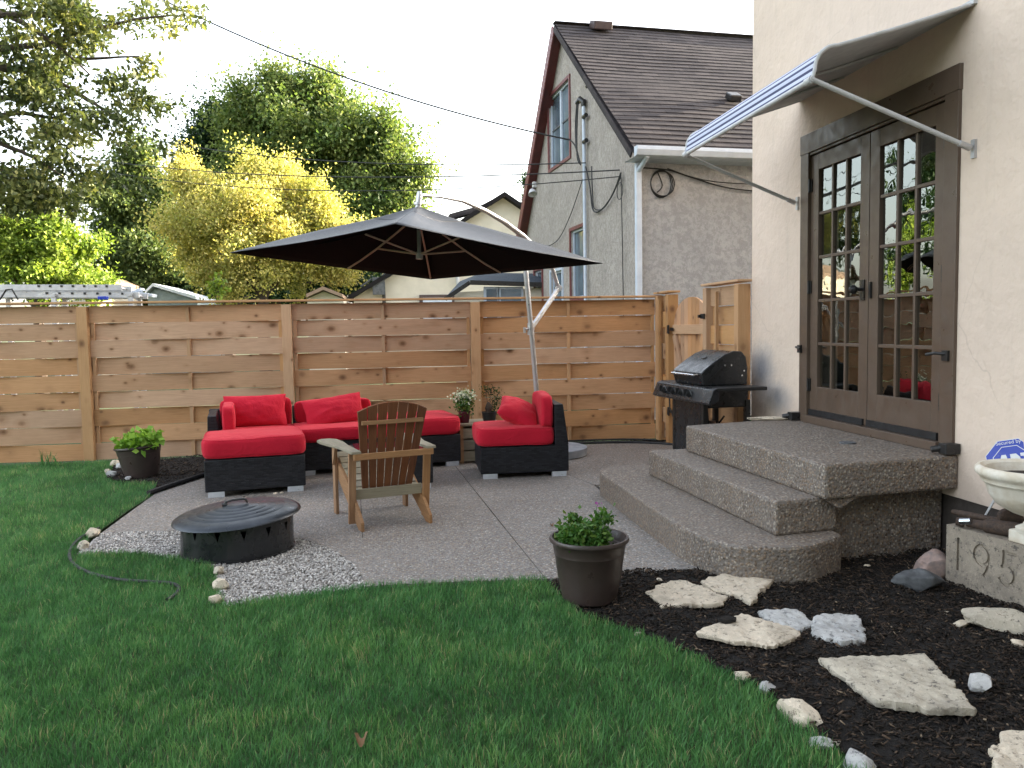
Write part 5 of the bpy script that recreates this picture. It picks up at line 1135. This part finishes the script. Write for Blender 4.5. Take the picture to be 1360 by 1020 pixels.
# ------------------------------------------------------------------ houses far behind
def gable_pts(pts, Y): return [at(x, y, Y) for x, y in pts]
CH_ = thing('cream_house', 'cream stucco house with dark brown gable trim behind the parasol', 'house', (2, 24, 0))
Yc = 24
mb = MB(); P = gable_pts([(462, 402), (519, 364), (619, 292), (668, 260), (735, 306), (840, 380), (846, 402)], Yc); P = [P[0].copy()]+P[1:-1]+[P[-1].copy()]; P[0].z = P[-1].z = 0; P = [P[0]]+[at(470, 396, Yc)]+P[1:]
k = len(P); mb.add([p for p in P]+[p+V((0, 9, 0)) for p in P], [tuple(range(k)), tuple(range(k, 2*k))[::-1]]+[(i, k+i, k+(i+1) % k, (i+1) % k) for i in range(k)]); loc_parent(mb.build('wall', 'cream_wall'), CH_)
rp = gable_pts([(463, 393), (519, 361), (619, 288), (668, 257), (740, 306), (850, 385)], Yc)
for i in range(5):
    mb = MB(); a, b = rp[i], rp[i+1]; mb.add([a+V((0, -.35, 0)), b+V((0, -.35, 0)), b+V((0, 9.3, 0)), a+V((0, 9.3, 0)), a+V((0, -.35, -.13)), b+V((0, -.35, -.13)), b+V((0, 9.3, -.13)), a+V((0, 9.3, -.13))], [(0, 1, 2, 3), (7, 6, 5, 4), (0, 4, 5, 1), (2, 6, 7, 3), (0, 3, 7, 4), (1, 5, 6, 2)], [[(0, 0), (3, 0), (3, 9), (0, 9)]]+[[(0, 0)]*4]*5); loc_parent(mb.build('roof_slope', 'shingle'), CH_)
mb = MB(); a, b, c = at(597, 289, Yc+2.), at(640, 277, Yc+2), at(668, 262, Yc+2); mb.beam(a, b, .6, .16).beam(b, c, .6, .16); loc_parent(mb.build('dormer_roof', 'shingle'), CH_)
mb = MB(); a = at(510, 396, Yc-.1); mb.tube([at(509, 374, Yc-.1), a, V((a.x, a.y, 0))], .05, 8); loc_parent(mb.build('pipe', 'black_metal'), CH_)
mb = MB(); a = at(503, 380, Yc-.2); mb.box(a, (.35, .2, .5)).tube([a+V((-.2, 0, .2)), a+V((-.5, 0, .0)), at(480, 381, Yc-.2)], .03).tube([a+V((.1, 0, .3)), at(540, 345, Yc-.5)], .03); loc_parent(mb.build('meter_box', 'stone_grey', None, False, .06), CH_)
mb = MB(); a = at(574, 396, Yc-.05); mb.box((a.x+.15, a.y, a.z-.4), (1.05, .08, 1.0)); w_ = loc_parent(mb.build('window', 'vent_brown'), CH_)
mb = MB(); mb.box((a.x+.15, a.y-.05, a.z-.4), (.85, .03, .82)); loc_parent(mb.build('window_pane', 'white_trim'), CH_)
for px_ in (607,): mb = MB(); mb.tube([at(px_, 362, Yc-.1), at(px_+2, 380, Yc-.1)], .06, 8); loc_parent(mb.build('vent_pipe', 'white_metal'), CH_)
PH = thing('porch_addition', 'low addition with blue grey shingle roof between the two houses', 'building', (2, 16, 0))
Yp = 16; a = at(591, 396, Yp); e = at(624, 374, Yp); f_ = at(640, 362, Yp+.8); r_ = at(760, 364, Yp+.8); e2_ = at(760, 378, Yp)
mb = MB(); mb.add([e, e2_, r_, f_], [(0, 1, 2, 3)], [[(0, 0), (3, 0), (3, 1.2), (0, 1.2)]]).add([a+V((0, .3, 0)), e, f_, f_+V((-.2, 3, 0))], [(0, 1, 2, 3)], [[(0, 0), (1, 0), (1, 1), (0, 1)]]); loc_parent(mb.build('roof', 'shingle_blue'), PH)
mb = MB(); mb.beam(e+V((0, -.03, -.02)), e2_+V((0, -.03, -.02)), .05, .09).beam(a+V((0, -.0, -.02)), e+V((0, -.03, -.02)), .05, .08); loc_parent(mb.build('gutter', 'black_metal'), PH)
mb = MB(); q = e2_.copy(); mb.add([V((e.x-.3, Yp+.15, 0)), V((q.x, Yp+.15, 0)), V((q.x, Yp+.15, q.z-.03)), V((e.x-.3, Yp+.15, e.z-.2))], [(0, 1, 2, 3)]); loc_parent(mb.build('wall', 'cream_wall'), PH)
for x0, x1 in ((645, 660), (664, 692)):
    A_ = at(x0, 386, Yp+.1); B_ = at(x1, 386, Yp+.1); mb = MB(); mb.box(((A_.x+B_.x)/2, Yp+.1, A_.z-.35), (B_.x-A_.x+.08, .05, .85)); w_ = loc_parent(mb.build('window', 'white_trim'), PH)
    mb = MB(); mb.box(((A_.x+B_.x)/2, Yp+.06, A_.z-.35), (B_.x-A_.x-.02, .04, .75)); loc_parent(mb.build('window_pane', 'lit_glass'), PH)
def shed(name, label, pts, Y, wm, rm, dep=4):
    t = thing(name, label, 'shed', at(pts[1][0], pts[1][1], Y)*1.0); t.location.z = 0; bpy.context.view_layer.update()
    A_, B_, C_ = [at(x, y, Y) for x, y in pts]; mb = MB(); P = [V((A_.x, Y, 0)), V((C_.x, Y, 0)), C_, B_, A_]; k = 5
    mb.add(P+[p+V((0, dep, 0)) for p in P], [tuple(range(k)), tuple(range(k, 2*k))[::-1]]+[(i, k+i, k+(i+1) % k, (i+1) % k) for i in range(k)]); loc_parent(mb.build('wall', wm), t)
    for p_, q_ in ((A_, B_), (B_, C_)):
        mb = MB(); n_ = V((0, 0, .05)); mb.add([p_+V((0, -.25, .03)), q_+V((0, -.25, .03)), q_+V((0, dep, .03)), p_+V((0, dep, .03)), p_+V((0, -.25, .12)), q_+V((0, -.25, .12)), q_+V((0, dep, .12)), p_+V((0, dep, .12))], [(3, 2, 1, 0), (4, 5, 6, 7), (0, 1, 5, 4), (2, 3, 7, 6), (1, 2, 6, 5), (3, 0, 4, 7)]); loc_parent(mb.build('roof_slope', rm), t)
shed('garage', 'pale blue green garage gable peeking over the fence', [(196, 392), (206, 382), (262, 399)], 26, 'slate_blue', 'white_trim')
shed('garage', 'small brown roofed garage behind the blue green one', [(228, 396), (242, 384), (272, 398)], 30, 'cream_wall', 'tan_roof')
shed('garage', 'low tan hipped roof left of the cream house', [(408, 397), (430, 387), (456, 397)], 22, 'cream_wall', 'tan_roof')
shed('garage', 'pinkish shed roof beneath the bright green tree', [(80, 384), (103, 366), (128, 376)], 24, 'cream_wall', 'tan_roof')
# ladders on a rack behind the fence
rk = thing('ladder_rack', 'grey steel storage rack standing just behind the fence on the left', 'rack', at(80, 398, 12)*1.0); rk.location.z = 0; bpy.context.view_layer.update()
for x in (-20, 60, 165):
    a = at(x, 398, 12); mb = MB(); mb.box((a.x, 12.3, .95), (.06, .06, 1.9)); loc_parent(mb.build('post', 'alu'), rk); mb = MB(); mb.box((a.x, 12.7, .95), (.06, .06, 1.9)); loc_parent(mb.build('post', 'alu'), rk)
    mb = MB(); mb.box((a.x, 12.5, 1.91), (.06, .5, .04)); loc_parent(mb.build('crossbar', 'alu'), rk)
def ladder(label, x0, x1, y0, y1, Y, mat='alu'):
    t = thing('ladder', label, 'ladder', at(x0, y0, Y), 0, 'aluminium ladders stored behind the fence'); bpy.context.view_layer.update(); a, b = at(x0, y0, Y), at(x1, y1, Y)
    for dy in (0, .42):
        mb = MB(); mb.beam(a+V((0, dy, 0)), b+V((0, dy, 0)), .03, .085); loc_parent(mb.build('side_rail', mat, None, False, .004), t)
    mb = MB(); n_ = 14
    for k in range(n_): q = a.lerp(b, (k+.5)/n_); mb.tube([q, q+V((0, .42, 0))], .016, 8)
    loc_parent(mb.build('rungs', mat), t)
    mb = MB()
    for k in range(7): q = a.lerp(b, .45+.075*k); mb.box(q+V((0, -.02, .02)), (.03, .012, .03))
    loc_parent(mb.build('bolts', 'black_metal'), t)
ladder('upper aluminium ladder lying flat above the fence', -40, 162, 382, 382, 12.28)
ladder('lower aluminium ladder lying just above the fence rail', -40, 185, 391, 392, 12.32)
a = at(137, 396, 12.1); mb = MB(); mb.box(a, (.12, .1, .05)); tag(mb.build('blue_bracket', 'sign_blue', None, False, .01), 'small bright blue block on the lower ladder', 'block')
mb = MB(); mb.tube([at(0, 398, 12.1), at(8, 385, 12.1), at(16, 384, 12.1), at(24, 398, 12.1)], .012, 8); tag(mb.build('cable_loop', 'rubber', None, True), 'thin dark cable looping over the ladders at far left', 'cable')
mb = MB(); a, b = at(160, 386, 13), at(205, 393, 13); mb.beam(a, b, .3, .05).beam(at(165, 393, 13), at(190, 384, 13), .2, .04); tag(mb.build('white_tarp_frame', 'white_trim', None, False, .01), 'jumble of pale boards at the right end of the ladders', 'boards')

# ------------------------------------------------------------------ overhead wires
def wire(label, a, b, sag, r=.012, n=24):
    mb = MB(); mb.tube([a.lerp(b, t/n)-V((0, 0, sag*4*(t/n)*(1-t/n))) for t in range(n+1)], r, 6); tag(mb.build('utility_wire', 'rubber', None, True), label, 'wire', 'overhead utility wires')
def NL(x, y, z): return K+U_*x+W2*y+V((0, 0, z))
wire('thick twisted service wire sagging from top left to the grey house mast', at(130, -45, 16), NL(-.14, mv+.5, 4.5), .35, .014)
wire('upper thin wire crossing the sky above the dark maple', at(-30, 115, 30), NL(-.1, 1.9, 3.98), .8, .010)
wire('middle thin wire passing in front of the yellow tree', at(-30, 180, 26), NL(-.05, .5, 3.6), .5, .010)
wire('lowest thin wire ending at the grey house corner', at(-30, 190, 20), NL(-.05, .45, 3.5), .55, .008)

# ------------------------------------------------------------------ trees
def limb(mb, a, b, r0, r1, bend=.12, n=6, seed=0):
    a = V(a); b = V(b); L = (b-a).length; o = V((noise.noise(V((seed, 1, 2))), noise.noise(V((seed, 5, 2))), .5))*L*bend; pts = []; rs = []
    for i in range(n+1):
        t = i/n; pts.append(a.lerp(b, t)+o*math.sin(PI*t)+noise.noise_vector(V((seed, t*3, 0)))*L*.03*math.sin(PI*t)); rs.append(r0+(r1-r0)*t)
    mb.tube(pts, rs, 7)
def tree(name, label, Y, lobes, mat, nclus, per, lsize, csig, base_px, trunk_r=.25, grp='trees beyond the fence', seed=1, world=None, dens_in=.35, cat='tree', droop=.3, extra_light=0):
    """lobes: (px, py, dY, rx_px, ry_px)"""
    rng = np.random.default_rng(seed); t = thing(name, label, cat, (0, 0, 0), 0, grp)
    L = [(V(w_[:3]), w_[3], w_[4]) for w_ in world] if world else []
    for px_, py_, dY, rx, ry in lobes:
        c = at(px_, py_, Y+dY); Z = (c-CP).dot(FW); L.append((c, rx*Z/F, ry*Z/F))
    base = V((world[0][0], world[0][1], 0)) if world else at(base_px, 400, Y); base.z = 0; t.location = base; bpy.context.view_layer.update()
    area = np.array([l[1]*l[2] for l in L]); cs = []; outs = []; mbw = MB(); hub = base+V((0, 0, max(1.5, (min(l[0].z for l in L))*.75)))
    limb(mbw, base-V((0, 0, .1)), hub, trunk_r, trunk_r*.75, .03, seed=seed)
    for li, (c, rx, rz) in enumerate(L):
        st = hub.lerp(c, .0); limb(mbw, st, c, trunk_r*.5, trunk_r*.18, .15, 6, seed+li)
        k = max(6, int(nclus*area[li]/area.sum())); ns = max(5, k//8); D = rng.normal(size=(ns, 3)); D /= np.linalg.norm(D, axis=1)[:, None]; D[:, 1] *= .8
        sub = D*(.30+.62*rng.random((ns, 1))**.7); sr = .17+.17*rng.random(ns); pick = rng.integers(0, ns, k); d = rng.normal(size=(k, 3)); d /= np.linalg.norm(d, axis=1)[:, None]
        loc = sub[pick]+d*(sr[pick]*(.35+.65*rng.random(k)**.5))[:, None]
        od = sub[pick]/np.linalg.norm(sub[pick], axis=1)[:, None]+np.array([0, 0, .45]); outs.append(od/np.linalg.norm(od, axis=1)[:, None])
        q = np.array(c)[None]+loc*np.array([rx, (rx+rz)/2*.8, rz]); cs.append(q)
        for j in range(0, k, max(1, k//9)): limb(mbw, c, q[j], trunk_r*.14, .012, .12, 5, seed+li*9+j)
    cs = np.vstack(cs); n = len(cs); sg_ = csig*(.6+.8*rng.random(n)); off = np.clip(rng.normal(size=(n, per, 3)), -1.7, 1.7)*np.array([.8, .8, .5]); off = off+np.vstack(outs)[:, None, :]*(rng.normal(size=(n, per, 1))*1.0+.2); cen = (cs[:, None]+off*sg_[:, None, None]).reshape(-1, 3)
    rn = np.clip(np.repeat(.05+.9*rng.random(n), per)+.16*rng.normal(size=n*per), 0, 1)
    ob = leaves('crown', mat, cen, lsize, rn, None, droop); loc_parent(ob, t); loc_parent(mbw.build('trunk', 'bark', None, True), t); return t
tree('maple_tree', 'tall dense green maple rising behind the yellow tree', 34, [(400, 190, 0, 105, 75), (485, 215, 0, 80, 70), (350, 150, 1, 55, 42), (420, 140, 0, 60, 36), (525, 240, 0, 48, 60), (470, 290, 0, 95, 60), (380, 270, 2, 90, 60), (470, 350, 1, 60, 40)], 'leaf_maple', 900, 190, .155, .42, 440, .45, seed=3)
tree('dark_conifer_like_tree', 'dark green tree at the left shoulder of the tall maple', 36, [(300, 165, 0, 38, 38), (265, 200, 0, 28, 18), (330, 190, 0, 40, 50), (290, 215, 0, 50, 30)], 'leaf_dark', 240, 160, .14, .36, 300, .35, seed=5)
tree('yellow_locust_tree', 'bright yellow green tree in the centre behind the fence', 24, [(285, 265, 0, 62, 50), (375, 265, -.5, 62, 50), (330, 300, -.8, 90, 62), (425, 300, 0, 42, 52), (265, 320, 0, 48, 50), (400, 350, 0, 65, 38), (310, 360, 0, 50, 30), (350, 225, 0, 30, 18), (250, 235, 0, 25, 18)], 'leaf_yellow', 800, 170, .085, .25, 350, .2, seed=7)
tree('leafy_tree', 'medium green tree between the bright green and yellow trees', 29, [(180, 235, 0, 58, 32), (150, 265, 0, 42, 30), (205, 280, 0, 50, 40), (165, 320, 0, 50, 40), (210, 345, 0, 45, 42), (150, 360, 0, 40, 24)], 'leaf_mid', 420, 150, .125, .32, 180, .25, seed=9)
tree('bright_shrub_tree', 'bright lime green tree above the ladders at the left', 17, [(45, 305, 0, 58, 34), (85, 340, 0, 42, 34), (20, 345, 0, 50, 36), (60, 365, 0, 60, 20), (130, 372, .5, 35, 12), (-40, 320, 0, 50, 40)], 'leaf_bright', 360, 130, .08, .17, 50, .12, seed=11)
tree('dark_shrub', 'dark shaded shrub mass below the yellow tree', 30, [(220, 380, 0, 60, 34), (300, 372, 1, 55, 30), (375, 385, 1, 60, 24), (450, 375, 1, 45, 30), (250, 340, 2, 50, 30)], 'leaf_dark', 300, 130, .17, .42, 300, .2, seed=13, cat='shrub')
tree('climbing_vine', 'small bright vine sprigs sticking up over the fence', 11.5, [(290, 388, 0, 8, 12), (284, 374, 0, 4, 6)], 'leaf_bright', 18, 9, .06, .05, 290, .01, None, 15, cat='plant')
tree('distant_spruce', 'thin dark spruce tip between the cream and grey houses', 40, [(694, 290, 0, 8, 22), (700, 262, 0, 5, 16), (702, 240, 0, 3, 14)], 'leaf_dark', 60, 60, .16, .18, 696, .1, seed=17)
tree('evergreen_tree', 'tall dark spruce beyond the left edge reflected in the door panes', 24, [(-110, 350, 0, 100, 50), (-110, 270, 0, 80, 50), (-115, 190, 0, 62, 50), (-115, 110, 0, 42, 50), (-118, 30, 0, 22, 50)], 'leaf_dark', 300, 140, .16, .42, -110, .25, seed=23)
tree('evergreen_tree', 'broad dark spruce farther left reflected in the door panes', 21, [(-330, 350, 0, 130, 60), (-330, 250, 0, 105, 60), (-335, 150, 0, 80, 60), (-335, 50, 0, 50, 60)], 'leaf_dark', 300, 140, .16, .42, -330, .25, seed=25)
tree('garden_tree', 'dense tree in the garden behind the photographer, outside the picture', 0, [], 'leaf_mid', 420, 120, .2, .5, 0, .3, 'trees around the garden', 27, world=[(-6, -9, 4.2, 3.4, 3.4), (-2.5, -9.5, 4.5, 3, 3.6), (-9.5, -8, 4, 3, 3.2), (-5, -9.5, 7.5, 3, 2.4)])
tree('garden_tree', 'second dense tree behind the photographer nearer the house, outside the picture', 0, [], 'leaf_mid', 420, 120, .2, .5, 0, .3, 'trees around the garden', 29, world=[(1, -9, 4.2, 3, 3.4), (3.5, -10.5, 5, 3, 3.6), (0, -9.5, 7.3, 3, 2.4), (-1, -8.5, 2.2, 3, 1.8)])
tree('added_shade_tree', 'unseen leafy tree added beyond the passage between the two houses to block the sun', 0, [], 'leaf_mid', 380, 130, .2, .5, 0, .3, 'trees around the garden', 31, world=[(17, 11.5, 4.0, 3, 3), (18, 14, 5, 3, 3), (17, 9, 4.2, 3, 3), (16.5, 11, 1.8, 2.6, 1.6)])  # added out of view to keep low sun out of the passage
# overhanging oak: boughs coming in from the upper left, trunk outside the frame
ok = thing('oak_tree', 'large oak with loose hanging boughs reaching in at the upper left', 'tree', (-9.5, 13, 0)); bpy.context.view_layer.update()
mbw = MB(); tb_ = V((-9.5, 13, 0)); fork = V((-9.2, 12.5, 4.0)); limb(mbw, tb_, fork, .38, .30, .03, seed=2); limb(mbw, fork, V((-8.8, 12, 8.2)), .28, .12, .05, seed=4)
rng = np.random.default_rng(21); cs = []
boughs = [((-120, 90), (60, 60), (235, 20), 12), ((-120, 60), (30, 95), (185, 75), 12), ((-130, 150), (40, 130), (130, 60), 12), ((-120, 40), (70, 20), (150, -20), 11.5), ((-120, 200), (20, 150), (105, 165), 12),
          ((-110, 120), (30, 90), (160, 160), 12), ((-110, 220), (0, 190), (85, 235), 11.8), ((-100, 235), (0, 225), (40, 255), 12.2), ((-110, 0), (20, -20), (90, -40), 12), ((-100, -20), (30, 30), (120, 100), 11.7)]
for bi, (a, b, c, Y) in enumerate(boughs):
    A_, B_, C_ = at(a[0], a[1], Y), at(b[0], b[1], Y), at(c[0], c[1], Y); limb(mbw, fork+V((0, 0, random.random()*3)), A_, .10, .06, .1, seed=bi); limb(mbw, A_, B_, .06, .035, .08, 6, bi+20); limb(mbw, B_, C_, .035, .010, .08, 6, bi+40)
    for k in range((10, 9, 7, 8, 8, 6, 6, 5, 8, 8)[bi]):
        t_ = rng.random(); P = A_.lerp(B_, t_) if k % 3 == 0 else B_.lerp(C_, t_); Q = P+V((rng.normal()*.36, rng.normal()*.6, rng.normal()*.28-.10)); cs += [Q+V((rng.normal()*.17, rng.normal()*.17, rng.normal()*.09-.05)) for _ in range(3)]
        if k % 3 == 0: limb(mbw, P, Q, .010, .004, .15, 4, k+bi)
for px_, py_, n_, sx in ((165, 172, 7, .25), (70, 262, 8, .2), (20, 262, 12, .35), (30, 240, 10, .3), (110, 215, 5, .2), (140, 155, 4, .2)):
    for k in range(n_): c = at(px_, py_, 12); cs.append(c+V((rng.normal()*sx, rng.normal()*.3, rng.normal()*.10)))
    limb(mbw, at(px_-60, py_-45, 12), at(px_, py_, 12), .012, .005, .1, 5, px_)
cs = np.array([tuple(c) for c in cs]); n = len(cs); per = 62; cen = (cs[:, None]+np.clip(rng.normal(size=(n, per, 3)), -1.8, 1.8)*np.array([.115, .115, .08])).reshape(-1, 3)
rn = np.clip(np.repeat(rng.random(n), per)*.7+.15+.15*rng.normal(size=n*per), 0, 1)
loc_parent(leaves('crown', 'leaf_oak', cen, .09, rn, None, .5, .5), ok); loc_parent(mbw.build('trunk', 'bark', None, True), ok)

# ------------------------------------------------------------------ light
w = bpy.data.worlds.new('World'); sc.world = w; w.use_nodes = True; nt = w.node_tree; bg = nt.nodes['Background']
sky = nt.nodes.new('ShaderNodeTexSky'); sky.sky_type = 'NISHITA'; sky.sun_disc = False; SEL = R(15); SAZ = R(70)
sky.sun_elevation = SEL; sky.sun_rotation = SAZ; sky.air_density = 1.0; sky.dust_density = 3.5; sky.ozone_density = .6
hs = nt.nodes.new('ShaderNodeHueSaturation'); hs.inputs['Saturation'].default_value = .42; nt.links.new(sky.outputs[0], hs.inputs['Color']); nt.links.new(hs.outputs[0], bg.inputs[0]); bg.inputs[1].default_value = .15
sd = V((math.sin(SAZ)*math.cos(SEL), math.cos(SAZ)*math.cos(SEL), math.sin(SEL)))
sl = bpy.data.lights.new('sun', 'SUN'); sl.energy = 4.0; sl.angle = R(.5); sl.color = (1, .86, .66); so = bpy.data.objects.new('sun', sl); COL.objects.link(so); so.rotation_euler = (-sd).to_track_quat('-Z', 'Y').to_euler()
sc.view_settings.view_transform = 'Standard'; sc.view_settings.look = 'None'; sc.view_settings.gamma = 1; sc.view_settings.exposure = 2.87
sc.cycles.max_bounces = 8; sc.cycles.transparent_max_bounces = 12
